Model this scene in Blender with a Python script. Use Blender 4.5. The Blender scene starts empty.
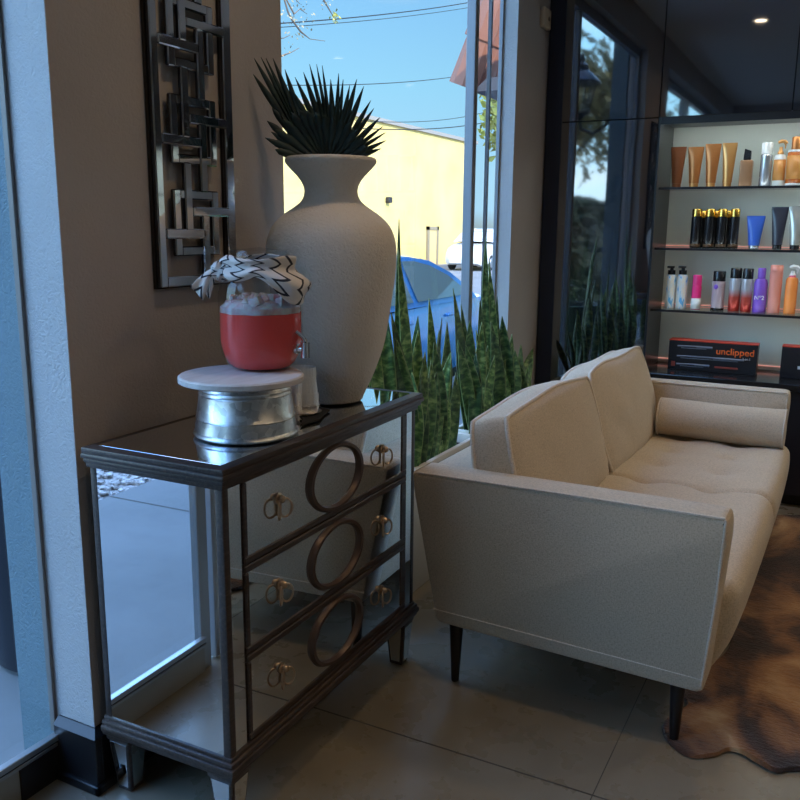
import bpy, bmesh, math, random
from mathutils import Vector, Matrix, noise
random.seed(7)
PI = math.pi
scene = bpy.context.scene
COL = scene.collection

# ------------------------------------------------------------------ camera geometry
F_PX, YAW, PIT, ROL, CAM_H = 849.295, 0.481347812, 0.200630886, 0.00921279, 1.4
_d = Vector((math.cos(YAW)*math.cos(PIT), math.sin(YAW)*math.cos(PIT), -math.sin(PIT)))
_r0 = Vector((math.sin(YAW), -math.cos(YAW), 0)); _u0 = _r0.cross(_d)
_r = _r0*math.cos(ROL) + _u0*math.sin(ROL); _u = -_r0*math.sin(ROL) + _u0*math.cos(ROL)
CAM = Vector((0, 0, CAM_H))
def at(x, y, X=None, Y=None, Z=None):
    q = _d*F_PX + _r*(x-400) - _u*(y-400)
    if X is not None: t = (X-CAM.x)/q.x
    elif Y is not None: t = (Y-CAM.y)/q.y
    else: t = (Z-CAM.z)/q.z
    return CAM + q*t
cam_data = bpy.data.cameras.new('camera'); cam = bpy.data.objects.new('camera', cam_data); COL.objects.link(cam)
m = Matrix((( _r.x, _u.x, -_d.x, CAM.x), (_r.y, _u.y, -_d.y, CAM.y), (_r.z, _u.z, -_d.z, CAM.z), (0, 0, 0, 1)))
cam.matrix_world = m
cam_data.sensor_width = 36; cam_data.lens = 36*F_PX/800; cam_data.clip_start = .05; cam_data.clip_end = 400
scene.camera = cam

# ------------------------------------------------------------------ materials
def mat(name, color=(.5,.5,.5), rough=.5, metal=0., **k):
    M = bpy.data.materials.new(name); M.use_nodes = True
    nt = M.node_tree; b = nt.nodes['Principled BSDF']
    b.inputs['Base Color'].default_value = (*color, 1); b.inputs['Roughness'].default_value = rough; b.inputs['Metallic'].default_value = metal
    for a, v in k.items():
        nm = {'ior':'IOR','trans':'Transmission Weight','coat':'Coat Weight','sheen':'Sheen Weight','sss':'Subsurface Weight','spec':'Specular IOR Level','emit':'Emission Strength','alpha':'Alpha'}.get(a)
        if nm: b.inputs[nm].default_value = v
        if a == 'ecol': b.inputs['Emission Color'].default_value = (*v, 1)
    return M
def N(M, t, **props):
    n = M.node_tree.nodes.new(t)
    for a, v in props.items():
        if hasattr(n, a) and a not in ('Scale',): setattr(n, a, v)
    return n
def L(M, a, b): M.node_tree.links.new(a, b)
def bsdf(M): return M.node_tree.nodes['Principled BSDF']
def coords(M, scale=(1,1,1), kind='Object'):
    c = N(M, 'ShaderNodeTexCoord'); mp = N(M, 'ShaderNodeMapping'); mp.inputs['Scale'].default_value = scale
    L(M, c.outputs[kind], mp.inputs['Vector']); return mp.outputs['Vector']
def noise_fac(M, scale, detail=4, stretch=(1,1,1), kind='Object', rough=.55, dist=0):
    n = N(M, 'ShaderNodeTexNoise'); n.inputs['Scale'].default_value = scale; n.inputs['Detail'].default_value = detail
    n.inputs['Roughness'].default_value = rough; n.inputs['Distortion'].default_value = dist
    L(M, coords(M, stretch, kind), n.inputs['Vector']); return n.outputs['Fac']
def ramp(M, fac, stops, interp='LINEAR'):
    r = N(M, 'ShaderNodeValToRGB'); e = r.color_ramp.elements; r.color_ramp.interpolation = interp
    while len(e) < len(stops): e.new(.5)
    for i, (p, c) in enumerate(stops): e[i].position = p; e[i].color = (*c, 1)
    L(M, fac, r.inputs['Fac']); return r.outputs['Color']
def bump(M, fac, strength=.3, dist=.01, prev=None):
    b = N(M, 'ShaderNodeBump'); b.inputs['Strength'].default_value = strength; b.inputs['Distance'].default_value = dist
    L(M, fac, b.inputs['Height'])
    if prev is not None: L(M, prev, b.inputs['Normal'])
    L(M, b.outputs['Normal'], bsdf(M).inputs['Normal']); return b.outputs['Normal']
def color(M, sock): L(M, sock, bsdf(M).inputs['Base Color'])

def stucco(name, c, strength=.5, scale=55, dist=.006):
    M = mat(name, c, .85)
    f = noise_fac(M, scale, 3, rough=.5, dist=1.2)
    r = ramp(M, f, [(.42,(0,0,0)),(.56,(1,1,1))])
    bump(M, r, strength, dist)
    f2 = noise_fac(M, 2.2, 3)
    color(M, ramp(M, f2, [(.3, tuple(x*.93 for x in c)), (.7, tuple(min(1,x*1.04) for x in c))]))
    return M
M_STUCCO = stucco('brown_painted_stucco', (.46,.42,.39), .16, 70)
M_STUCCO_W = stucco('pale_painted_stucco', (.56,.55,.54), .30, 80)
M_STUCCO_X = stucco('exterior_stucco', (.14,.21,.24), .35, 70)
M_CEIL = mat('ceiling_paint', (.74,.72,.68), .9)
M_ROOM = mat('room_paint', (.40,.36,.33), .9)
M_BASE = mat('baseboard_black', (.012,.012,.014), .32)
M_ALU = mat('aluminium', (.48,.49,.50), .38, 1.)
bump(M_ALU, noise_fac(M_ALU, 30, 2, (1,1,.05)), .03, .002)
M_ALU_P = mat('frame_grey', (.24,.25,.27), .45, .2)
M_GASKET = mat('gasket', (.01,.01,.012), .5)
M_BRONZE = mat('frame_dark', (.05,.045,.05), .4, .5)
M_GLASS = mat('window_glass', (1,1,1), 0., 0., trans=1., ior=1.45)
# architectural glass: mix of clear transparency and a Fresnel reflection
def thin_glass(name, tint=(.97,.985,.98), ior=1.45):
    M = bpy.data.materials.new(name); M.use_nodes = True; nt = M.node_tree
    for n in list(nt.nodes): nt.nodes.remove(n)
    o = nt.nodes.new('ShaderNodeOutputMaterial'); mx = nt.nodes.new('ShaderNodeMixShader'); t = nt.nodes.new('ShaderNodeBsdfTransparent')
    g = nt.nodes.new('ShaderNodeBsdfGlossy'); fr = nt.nodes.new('ShaderNodeFresnel'); fr.inputs['IOR'].default_value = ior
    t.inputs['Color'].default_value = (*tint,1); g.inputs['Roughness'].default_value = .01
    gm = nt.nodes.new('ShaderNodeNewGeometry'); iv = nt.nodes.new('ShaderNodeMath'); iv.operation = 'SUBTRACT'; iv.inputs[0].default_value = 1
    mu = nt.nodes.new('ShaderNodeMath'); mu.operation = 'MULTIPLY'; nt.links.new(gm.outputs['Backfacing'], iv.inputs[1]); nt.links.new(iv.outputs[0], mu.inputs[1]); nt.links.new(fr.outputs[0], mu.inputs[0])
    nt.links.new(mu.outputs[0], mx.inputs[0]); nt.links.new(t.outputs[0], mx.inputs[1]); nt.links.new(g.outputs[0], mx.inputs[2]); nt.links.new(mx.outputs[0], o.inputs[0])
    return M
M_PANE = thin_glass('clear_pane')
M_SHELF = thin_glass('shelf_glass', (.92,.96,.95), 1.5)
M_JAR = thin_glass('jar_glass', (.93,.95,.96), 1.5)
M_MIRROR = mat('mirror', (.80,.82,.83), .015, 1.)
M_MIRROR_D = mat('smoked_mirror', (.80,.81,.84), .05, 1.)

def wood_dark():
    M = mat('dark_bronze_wood', (.05,.033,.027), .42)
    f = noise_fac(M, 14, 6, (1,9,9), rough=.65)
    color(M, ramp(M, f, [(.3,(.018,.012,.011)),(.55,(.05,.034,.028)),(.8,(.12,.08,.06))]))
    bump(M, f, .15, .003); bsdf(M).inputs['Coat Weight'].default_value = .04
    return M
M_WOOD = wood_dark()
M_BRASS = mat('antique_brass', (.50,.36,.24), .28, 1.)
M_RINGWOOD = mat('bronze_ring', (.085,.055,.042), .35, .35)

def concrete(name, c, c2, rough=.45, sc=1.6):
    M = mat(name, c, rough)
    f = noise_fac(M, sc, 8, rough=.62, dist=.3); 
    color(M, ramp(M, f, [(.28,c2),(.62,c),(.85,tuple(min(1,x*1.12) for x in c))]))
    g = noise_fac(M, 9, 6); rr = N(M, 'ShaderNodeMapRange'); rr.inputs['To Min'].default_value = rough-.14; rr.inputs['To Max'].default_value = rough+.12
    L(M, g, rr.inputs['Value']); L(M, rr.outputs[0], bsdf(M).inputs['Roughness'])
    bump(M, g, .05, .004); return M
M_FLOOR = concrete('polished_concrete', (.26,.228,.168), (.165,.142,.10), .30)
M_JOINT = mat('floor_joint', (.055,.05,.04), .8)
M_WALK = concrete('sidewalk_concrete', (.20,.21,.205), (.15,.16,.155), .8, .9)
M_ASPH = concrete('asphalt', (.22,.22,.22), (.15,.15,.15), .9, .4)
M_PEB = mat('pebbles', (.4,.38,.35), .7)
color(M_PEB, ramp(M_PEB, noise_fac(M_PEB, 40, 2), [(.35,(.12,.11,.10)),(.5,(.42,.38,.34)),(.65,(.75,.72,.68))]))

def fabric(name, c):
    M = mat(name, c, .92, sheen=.25)
    w1 = noise_fac(M, 380, 2, (1,1,.35)); w2 = noise_fac(M, 380, 2, (.35,.35,1))
    ad = N(M, 'ShaderNodeMath', operation='ADD'); L(M, w1, ad.inputs[0]); L(M, w2, ad.inputs[1])
    hf = N(M, 'ShaderNodeMath', operation='MULTIPLY'); hf.inputs[1].default_value = .5; L(M, ad.outputs[0], hf.inputs[0])
    color(M, ramp(M, hf.outputs[0], [(.36, tuple(x*.76 for x in c)), (.5, c), (.66, tuple(min(1,x*1.14) for x in c))]))
    n1 = bump(M, hf.outputs[0], .5, .003)
    bump(M, noise_fac(M, 9, 3), .18, .02, n1)
    return M
M_SOFA = fabric('oatmeal_fabric', (.565,.47,.345))
M_PIPING = fabric('oatmeal_piping', (.68,.60,.50))
M_LEG = mat('black_leg', (.008,.008,.01), .3)
M_PLASTER = stucco('plaster_vase', (.80,.73,.64), .40, 75, .005)
M_PALM = mat('dried_palm', (.012,.035,.040), .55)
color(M_PALM, ramp(M_PALM, noise_fac(M_PALM, 18, 3), [(.3,(.008,.024,.030)),(.7,(.028,.06,.055))]))
M_BOARD = mat('pale_board', (.62,.59,.57), .55)
color(M_BOARD, ramp(M_BOARD, noise_fac(M_BOARD, 6, 4, (1,6,1)), [(.3,(.52,.48,.46)),(.7,(.68,.66,.65))]))
def galvanized():
    M = mat('galvanized_steel', (.6,.62,.64), .30, 1.)
    v = N(M, 'ShaderNodeTexVoronoi'); v.inputs['Scale'].default_value = 62; L(M, coords(M), v.inputs['Vector'])
    bw = N(M, 'ShaderNodeSeparateColor'); L(M, v.outputs['Color'], bw.inputs[0])
    nz = noise_fac(M, 14, 4); ad = N(M, 'ShaderNodeMath', operation='MULTIPLY_ADD'); ad.inputs[1].default_value = .35
    L(M, bw.outputs[0], ad.inputs[0]); L(M, nz, ad.inputs[2])
    color(M, ramp(M, ad.outputs[0], [(.35,(.45,.48,.50)),(.62,(.72,.75,.76)),(.85,(.92,.95,.95))]))
    rr = N(M, 'ShaderNodeMapRange'); rr.inputs['To Min'].default_value = .22; rr.inputs['To Max'].default_value = .42; L(M, ad.outputs[0], rr.inputs['Value']); L(M, rr.outputs[0], bsdf(M).inputs['Roughness'])
    return M
M_GALV = galvanized()
M_SILVER = mat('silver_hammered', (.90,.88,.86), .30, .85)
M_CHROME = mat('chrome', (.8,.8,.82), .08, 1.)
M_BLACKCLOTH = mat('black_cloth', (.006,.006,.008), .9)
M_DRINK = mat('pink_drink', (.95,.10,.085), .12, 0, sss=.3, trans=.12, ior=1.33)
bsdf(M_DRINK).inputs['Subsurface Radius'].default_value = (.08,.02,.02)
M_ICE = mat('ice', (.86,.62,.62), .25, 0, sss=.4, trans=.35, ior=1.31)
color(M_ICE, ramp(M_ICE, noise_fac(M_ICE, 45, 3), [(.35,(.86,.56,.57)),(.6,(.92,.86,.88))]))

def scarf_mat():
    M = mat('striped_cloth', (.7,.66,.62), .85)
    uv = N(M, 'ShaderNodeTexCoord'); sp = N(M, 'ShaderNodeSeparateXYZ'); L(M, uv.outputs['UV'], sp.inputs[0])
    # zig-zag stripes across the band: frac(u*n + tri(v))
    wv = N(M, 'ShaderNodeMath', operation='PINGPONG'); wv.inputs[1].default_value = .17; L(M, sp.outputs['Y'], wv.inputs[0])
    mu = N(M, 'ShaderNodeMath', operation='MULTIPLY_ADD'); mu.inputs[1].default_value = 12.; L(M, sp.outputs['X'], mu.inputs[0])
    sc = N(M, 'ShaderNodeMath', operation='MULTIPLY'); sc.inputs[1].default_value = 3.6; L(M, wv.outputs[0], sc.inputs[0]); L(M, sc.outputs[0], mu.inputs[2])
    fr = N(M, 'ShaderNodeMath', operation='FRACT'); L(M, mu.outputs[0], fr.inputs[0])
    color(M, ramp(M, fr.outputs[0], [(0,(.02,.02,.03)),(.20,(.02,.02,.03)),(.24,(.78,.74,.71)),(1,(.72,.68,.65))]))
    bump(M, noise_fac(M, 60, 2), .2, .003); return M
M_SCARF = scarf_mat()

def gloss_black(name='black_gloss', c=(.006,.007,.011)):
    M = mat(name, c, .03, 0, ior=2.8)
    bump(M, noise_fac(M, 3.5, 1), .012, .02); return M
M_GLOSS = gloss_black()
M_SATIN = mat('black_satin', (.012,.013,.018), .3)
M_STONE = mat('black_counter', (.012,.012,.014), .12)
M_NAVY = mat('dark_filler', (.010,.013,.028), .5)
M_NICHE = mat('niche_back', (.60,.63,.58), .35)

def leaf_mat():
    M = mat('snake_leaf', (.05,.12,.04), .42)
    uv = N(M, 'ShaderNodeTexCoord'); sp = N(M, 'ShaderNodeSeparateXYZ'); L(M, uv.outputs['UV'], sp.inputs[0])
    n = N(M, 'ShaderNodeTexNoise'); n.inputs['Scale'].default_value = 1.; n.inputs['Detail'].default_value = 5; n.inputs['Distortion'].default_value = .4
    fl = N(M, 'ShaderNodeMath', operation='FLOOR'); L(M, sp.outputs['X'], fl.inputs[0]); fc = N(M, 'ShaderNodeMath', operation='FRACT'); L(M, sp.outputs['X'], fc.inputs[0])
    wn = N(M, 'ShaderNodeTexWhiteNoise', noise_dimensions='1D'); L(M, fl.outputs[0], wn.inputs['W'])
    tone = N(M, 'ShaderNodeMapRange'); tone.inputs['To Min'].default_value = .7; tone.inputs['To Max'].default_value = 2.1; L(M, wn.outputs['Value'], tone.inputs['Value'])
    mp = N(M, 'ShaderNodeMapping'); mp.inputs['Scale'].default_value = (1.6, 42, 1); L(M, uv.outputs['UV'], mp.inputs['Vector']); L(M, mp.outputs[0], n.inputs['Vector'])
    band = ramp(M, n.outputs['Fac'], [(.38,(.018,.050,.016)),(.52,(.055,.12,.032)),(.66,(.18,.26,.09))])
    ab = N(M, 'ShaderNodeMath', operation='SUBTRACT'); ab.inputs[1].default_value = .5; L(M, fc.outputs[0], ab.inputs[0])
    a2 = N(M, 'ShaderNodeMath', operation='ABSOLUTE'); L(M, ab.outputs[0], a2.inputs[0])
    g = N(M, 'ShaderNodeMath', operation='GREATER_THAN'); g.inputs[1].default_value = .468; L(M, a2.outputs[0], g.inputs[0])
    mx = N(M, 'ShaderNodeMix', data_type='RGBA'); L(M, g.outputs[0], mx.inputs['Factor']); L(M, band, mx.inputs[6]); mx.inputs[7].default_value = (.15,.20,.07,1)
    tm = N(M, 'ShaderNodeVectorMath', operation='SCALE'); L(M, mx.outputs[2], tm.inputs[0]); L(M, tone.outputs[0], tm.inputs['Scale'])
    color(M, tm.outputs[0]); return M
M_LEAF = leaf_mat()
M_SOIL = mat('soil', (.04,.03,.022), .95)
M_PLANTER = mat('cream_planter', (.66,.60,.50), .6)

def cowhide():
    M = mat('cowhide', (.2,.1,.05), .8, sheen=.2)
    f = noise_fac(M, 2.6, 5, (1,1.3,1), rough=.5, dist=.9)
    hair = noise_fac(M, 95, 4, (1,.35,1), dist=.8)
    ad = N(M, 'ShaderNodeMath', operation='MULTIPLY_ADD'); ad.inputs[1].default_value = .13; L(M, hair, ad.inputs[0]); L(M, f, ad.inputs[2])
    color(M, ramp(M, ad.outputs[0], [(.43,(.020,.008,.005)),(.51,(.060,.022,.010)),(.57,(.19,.080,.028)),(.66,(.34,.17,.065)),(.76,(.52,.34,.18))]))
    bump(M, hair, .8, .012); return M
M_HIDE = cowhide()

# ------------------------------------------------------------------ mesh building
class MB:
    def __init__(s): s.v = []; s.f = []; s.uv = {}
    def add(s, vs, fs, uvs=None):
        o = len(s.v); s.v += [Vector(p) for p in vs]
        for i, f in enumerate(fs):
            s.f.append([o+j for j in f])
            if uvs: s.uv[len(s.f)-1] = [uvs[j] for j in f]
        return s
    def bm(s, b, M=None):
        b.verts.ensure_lookup_table(); b.verts.index_update()
        s.add([(M @ v.co) if M else v.co.copy() for v in b.verts], [[v.index for v in f.verts] for f in b.faces]); b.free(); return s
    def box(s, lo, hi, bev=0., seg=2, M=None):
        b = bmesh.new(); bmesh.ops.create_cube(b, size=1)
        lo = Vector(lo); hi = Vector(hi)
        for v in b.verts: v.co = Vector(((v.co.x+.5)*(hi.x-lo.x)+lo.x, (v.co.y+.5)*(hi.y-lo.y)+lo.y, (v.co.z+.5)*(hi.z-lo.z)+lo.z))
        if bev > 0: bmesh.ops.bevel(b, geom=b.edges[:], offset=bev, segments=seg, profile=.5, affect='EDGES')
        return s.bm(b, M)
    def hexa(s, bot, top, bev=0., seg=2):
        b = bmesh.new(); vs = [b.verts.new(p) for p in list(bot)+list(top)]
        for q in ((3,2,1,0),(4,5,6,7),(0,1,5,4),(1,2,6,5),(2,3,7,6),(3,0,4,7)): b.faces.new([vs[i] for i in q])
        if bev > 0: bmesh.ops.bevel(b, geom=b.edges[:], offset=bev, segments=seg, profile=.5, affect='EDGES')
        bmesh.ops.recalc_face_normals(b, faces=b.faces[:])
        return s.bm(b)
    def lathe(s, prof, c=(0,0,0), seg=48, M=None, cap=True, dr=None):
        c = Vector(c); vs = []; fs = []; n = len(prof)
        for i, (r, z) in enumerate(prof):
            for k in range(seg):
                a = 2*PI*k/seg; rr = r + (dr(a, z) if dr else 0)
                p = Vector((rr*math.cos(a), rr*math.sin(a), z)); vs.append((M @ p if M else p) + c)
        for i in range(n-1):
            for k in range(seg):
                fs.append([i*seg+k, i*seg+(k+1)%seg, (i+1)*seg+(k+1)%seg, (i+1)*seg+k])
        if cap:
            fs.append([k for k in range(seg)][::-1]); fs.append([(n-1)*seg+k for k in range(seg)])
        return s.add(vs, fs)
    def tube(s, path, r, seg=8, closed=False, cap=True):
        path = [Vector(p) for p in path]; n = len(path); vs = []; fs = []
        rad = r if isinstance(r, (list, tuple)) else [r]*n
        prev = None
        for i, p in enumerate(path):
            if closed: t = path[(i+1)%n]-path[i-1]
            else: t = path[min(i+1, n-1)]-path[max(i-1, 0)]
            t.normalize()
            if prev is None:
                a = Vector((0,0,1)) if abs(t.z) < .9 else Vector((1,0,0)); nx = t.cross(a).normalized()
            else: nx = (prev - t*prev.dot(t)).normalized()
            prev = nx; ny = t.cross(nx)
            for k in range(seg):
                a = 2*PI*k/seg; vs.append(p + (nx*math.cos(a)+ny*math.sin(a))*rad[i])
        for i in range(n if closed else n-1):
            j = (i+1)%n
            for k in range(seg): fs.append([i*seg+k, i*seg+(k+1)%seg, j*seg+(k+1)%seg, j*seg+k])
        if cap and not closed: fs.append(list(range(seg))[::-1]); fs.append([(n-1)*seg+k for k in range(seg)])
        return s.add(vs, fs)
    def prism(s, poly, lo, hi, axis=1, bev=0.):
        """poly in the two other axes (in x,y,z order), extruded along axis"""
        b = bmesh.new()
        def P(p, t):
            q = list(p); q.insert(axis, t); return q
        a = [b.verts.new(P(p, lo)) for p in poly]; c = [b.verts.new(P(p, hi)) for p in poly]
        b.faces.new(a); b.faces.new(c[::-1]); n = len(poly)
        for i in range(n): b.faces.new([a[i], c[i], c[(i+1)%n], a[(i+1)%n]])
        bmesh.ops.recalc_face_normals(b, faces=b.faces[:])
        if bev > 0: bmesh.ops.bevel(b, geom=b.edges[:], offset=bev, segments=2, profile=.5, affect='EDGES')
        return s.bm(b)
    def sphere(s, c, r, M=None, seg=16, rings=10):
        b = bmesh.new(); bmesh.ops.create_uvsphere(b, u_segments=seg, v_segments=rings, radius=1)
        c = Vector(c); rr = Vector(r) if not isinstance(r, (int, float)) else Vector((r, r, r))
        for v in b.verts:
            p = Vector((v.co.x*rr.x, v.co.y*rr.y, v.co.z*rr.z)); v.co = (M @ p if M else p) + c
        return s.bm(b)
ROOTM = {}
def tag(o, label=None, cat=None, group=None, kind=None):
    if label: o['label'] = label
    if cat: o['category'] = cat
    if group: o['group'] = group
    if kind: o['kind'] = kind
    return o
def empty(name, label=None, cat=None, loc=(0,0,0), rz=0, group=None, kind=None):
    o = bpy.data.objects.new(name, None); COL.objects.link(o); o.location = loc; o.rotation_euler = (0,0,rz); o.empty_display_size = .05
    ROOTM[o.name] = Matrix.Translation(loc) @ Matrix.Rotation(rz, 4, 'Z')
    return tag(o, label, cat, group, kind)
def obj(name, mb, material, parent=None, local=False, smooth=35, label=None, cat=None, group=None, kind=None, sub=0, solid=0, edge=None):
    me = bpy.data.meshes.new(name)
    M = ROOTM.get(parent.name, Matrix()) if parent else Matrix()
    Mi = Matrix() if local else M.inverted()
    org = None
    me.from_pydata([tuple(Mi @ v) for v in mb.v], [], mb.f)
    if mb.uv:
        ul = me.uv_layers.new(name='UVMap')
        for p in me.polygons:
            u = mb.uv.get(p.index)
            if u:
                for li, q in zip(p.loop_indices, u): ul.data[li].uv = q
    me.validate(); me.update()
    if smooth:
        me.polygons.foreach_set('use_smooth', [True]*len(me.polygons))
        me.set_sharp_from_angle(angle=math.radians(smooth))
    me.materials.append(material)
    if edge:
        me.materials.append(edge)
        for p in me.polygons:
            if p.normal.y > -.6: p.material_index = 1
    o = bpy.data.objects.new(name, me); COL.objects.link(o)
    if parent: o.parent = parent; ROOTM[o.name] = M
    else:
        # origin at the base centre
        lo = Vector([min(v.co[i] for v in me.vertices) for i in range(3)]); hi = Vector([max(v.co[i] for v in me.vertices) for i in range(3)])
        c = Vector(((lo.x+hi.x)/2, (lo.y+hi.y)/2, lo.z)); me.transform(Matrix.Translation(-c)); o.location = c; ROOTM[o.name] = Matrix.Translation(c)
    if solid:
        s = o.modifiers.new('thickness', 'SOLIDIFY'); s.thickness = solid; s.offset = 0
    if sub:
        s = o.modifiers.new('smoothing', 'SUBSURF'); s.levels = sub; s.render_levels = sub
    return tag(o, label, cat, group, kind)
def struct(name, mb, material, parent=None, **k):
    return obj(name, mb, material, parent, kind=None if parent else 'structure', **k)
def text(name, body, size, loc, rot, material, parent, extrude=.0004, bold=0.):
    cu = bpy.data.curves.new(name, 'FONT'); cu.body = body; cu.size = size; cu.extrude = extrude; cu.align_x = 'CENTER'; cu.align_y = 'CENTER'
    cu.materials.append(material)
    cu.offset = bold
    tmp = bpy.data.objects.new(name, cu); COL.objects.link(tmp); me = bpy.data.meshes.new_from_object(tmp); bpy.data.objects.remove(tmp)
    o = bpy.data.objects.new(name, me); COL.objects.link(o); o.parent = parent
    if not me.materials: me.materials.append(material)
    Mp = ROOTM[parent.name]; Mw = Matrix.Translation(loc) @ rot.to_4x4(); o.matrix_basis = Mp.inverted() @ Mw
    return o

# ------------------------------------------------------------------ setting
YW = 1.56      # inner face of the window wall
XP = 1.352     # near edge of the pier by the chest
XA, XB = 2.205, 4.20   # centre window opening
YG = 1.70      # glass line
YO = 1.80      # outer face
XF = 4.66      # front of the black built-in
CEIL = 3.0
struct('floor', MB().box((-3.2,-5.2,-.12),(5.2,1.76,0)), M_FLOOR)
jt = MB()
for x in (-1.4, .28, 1.915, 3.6): jt.box((x-.0025,-5.1,.0),(x+.0025,1.66,.0006))
for y in (.442, -1.25, -2.95): jt.box((-3.1,y-.0013,.0),(4.6,y+.0013,.0004))
struct('floor_joint_trim', jt, M_JOINT, smooth=0).name = 'trim_1'
struct('ceiling', MB().box((-3.2,-5.2,CEIL),(5.2,1.8,CEIL+.15)), M_CEIL)
struct('roof_shade_slab', MB().box((-9,-5.4,CEIL+.16),(16,1.8,CEIL+.6)), M_ROOM)  # roof slab carried past the room both ways, added to shade the pavement
# pier beside the chest: brown inside, pale reveal, outer continuation
pier = MB().box((XP+.0015,YW,0),(XA,YG-.002,CEIL))
struct('wall_left', pier, M_STUCCO, smooth=0)
struct('wall_left_reveal', MB().box((XP-.002,YW-.0005,0),(XP+.001,YG-.002,CEIL)), M_STUCCO_W, smooth=0).name = 'trim_2'
struct('wall_left_outer', MB().box((XP,YG+.012,-.3),(XA,1.835,CEIL+.6)), M_STUCCO_X, smooth=0).name = 'wall_left_exterior'
struct('wall_window_right', MB().box((XB,YW,0),(5.2,1.655,CEIL)), M_STUCCO, smooth=0).name = 'wall_right_pier'
struct('jamb', MB().box((XB-.003,YW-.0005,0),(XB-.0005,1.650,CEIL)), M_STUCCO_W, smooth=0).name = 'trim_3'
struct('wall_back', MB().box((-3.2,-5.2,0),(-3.05,1.8,CEIL)), M_ROOM, smooth=0)
struct('wall_right', MB().box((-3.05,-5.2,0),(5.2,-5.05,CEIL)), M_ROOM, smooth=0)
struct('wall_far', MB().box((5.06,-5.05,0),(5.2,1.56,CEIL)), M_ROOM, smooth=0)
struct('wall_far_return', MB().box((XF,-5.05,0),(5.06,-2.26,CEIL)), M_ROOM, smooth=0).name = 'wall_far_block'
# lintels above the windows are above the frame
struct('lintel', MB().box((XA,YW,2.78),(XB,1.655,CEIL)), M_STUCCO, smooth=0).name = 'wall_left_lintel'
struct('lintel2', MB().box((-3.05,YW,2.78),(XP-.002,YO,CEIL)), M_STUCCO, smooth=0).name = 'wall_left_header'
# black baseboard round the pier: tall block with a sloped cap
bb = MB()
bb.box((XP-.024,YW-.024,0),(XP-.002,1.683,.150),.002,1); bb.box((XP-.004,YW-.024,0),(XA,YW,.150),.002,1)
bb.hexa([(XP-.024,YW-.024,.150),(XP+.03,YW-.024,.150),(XP+.03,1.683,.150),(XP-.024,1.683,.150)], [(XP-.006,YW-.006,.166),(XP+.03,YW-.006,.166),(XP+.03,1.683,.166),(XP-.006,1.683,.166)])
bb.hexa([(XP,YW-.024,.150),(XA,YW-.024,.150),(XA,YW+.01,.150),(XP,YW+.01,.150)], [(XP,YW-.006,.166),(XA,YW-.006,.166),(XA,YW+.01,.166),(XP,YW+.01,.166)])
bb.box((XP-.034,YW-.034,0),(XP-.020,1.683,.026),.003,1); bb.box((XP-.034,YW-.034,0),(XA,YW-.020,.026),.003,1)
bb.box((1.22,1.676,0),(XP-.02,1.684,.088))
struct('baseboard_left', bb, M_BASE, smooth=20)
struct('baseboard_right', MB().box((XB,YW-.016,0),(4.64,YW,.12),.003,1), M_BASE, smooth=20)

# centre window
w1 = empty('window_1', kind='structure', loc=((XA+XB)/2, YG, 0))
w1['label'] = 'large clear shop window between the two brown piers'
fm = MB(); fm.box((XA,1.62,0),(XB-.004,1.665,.12),.003,1); fm.box((XA,1.62,2.72),(XB-.004,1.665,2.78)); fm.box((XA,1.62,.12),(XA+.03,1.665,2.72))
fm.box((3.82,1.622,.12),(3.862,1.668,2.72),.003,1); fm.box((4.185,1.632,.12),(XB-.003,1.652,2.72),.002,1)
obj('window_frame', fm, M_ALU_P, w1, smooth=20)
obj('window_post', MB().box((4.08,1.652,.12),(4.10,1.668,2.72)), M_BRONZE, w1, smooth=0)
obj('window_glass', MB().box((XA+.02,1.641,.12),(4.19,1.646,2.73)), M_PANE, w1, smooth=0)
# storefront at left: fixed pane, door, further pane
w2 = empty('window_2', kind='structure', loc=(1.05, YG, 0)); w2['label'] = 'tall storefront pane left of the pale stucco pier'
fm = MB(); fm.box((.79,1.668,.108),(XP-.006,1.690,.124),.002,1); fm.box((.79,1.672,.092),(XP-.006,1.705,.101),.001,1)
fm.box((.745,1.69,0),(.79,1.722,2.72),.003,1); fm.box((.785,1.68,2.72),(XP-.004,1.74,2.78))
obj('window_frame', fm, M_ALU, w2, smooth=20)
obj('kick_plate', MB().box((.785,1.684,0),(XP-.006,1.712,.094),.002,1), mat('kick_plate_grey', (.36,.37,.34), .38, .3), w2, smooth=0)
obj('jamb_bead', MB().box((XP-.012,1.692,.12),(XP-.003,1.708,2.72)), mat('bead_taupe', (.20,.18,.16), .5), w2, smooth=0)
obj('gasket', MB().box((.79,1.675,.100),(XP-.006,1.704,.109)), M_GASKET, w2, smooth=0)
obj('window_glass', MB().box((.785,1.699,.12),(XP-.008,1.704,2.73)), M_PANE, w2, smooth=0)
d1 = empty('door_1', kind='structure', loc=(.25,YG,0)); d1['label'] = 'glazed shop door with a narrow aluminium frame'
fm = MB()
fm.box((.655,1.695,.01),(.715,1.735,2.3),.003,1); fm.box((-.26,1.69,.01),(-.19,1.735,2.3),.003,1); fm.box((-.19,1.69,.01),(.655,1.735,.10),.003,1); fm.box((-.19,1.69,2.22),(.655,1.735,2.3))
obj('door_frame', fm, M_ALU, d1, smooth=20)
obj('door_glass', MB().box((-.2,1.709,.09),(.66,1.715,2.23)), M_PANE, d1, smooth=0)
obj('door_handle', MB().tube([(-.16,1.66,.95),(-.16,1.66,1.25)], .012, 10).tube([(-.16,1.66,.98),(-.16,1.70,.98)], .008, 8).tube([(-.16,1.66,1.22),(-.16,1.70,1.22)], .008, 8), M_CHROME, d1)
w3 = empty('window_3', kind='structure', loc=(-1.6,YG,0)); w3['label'] = 'storefront panes beyond the shop door'
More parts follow.
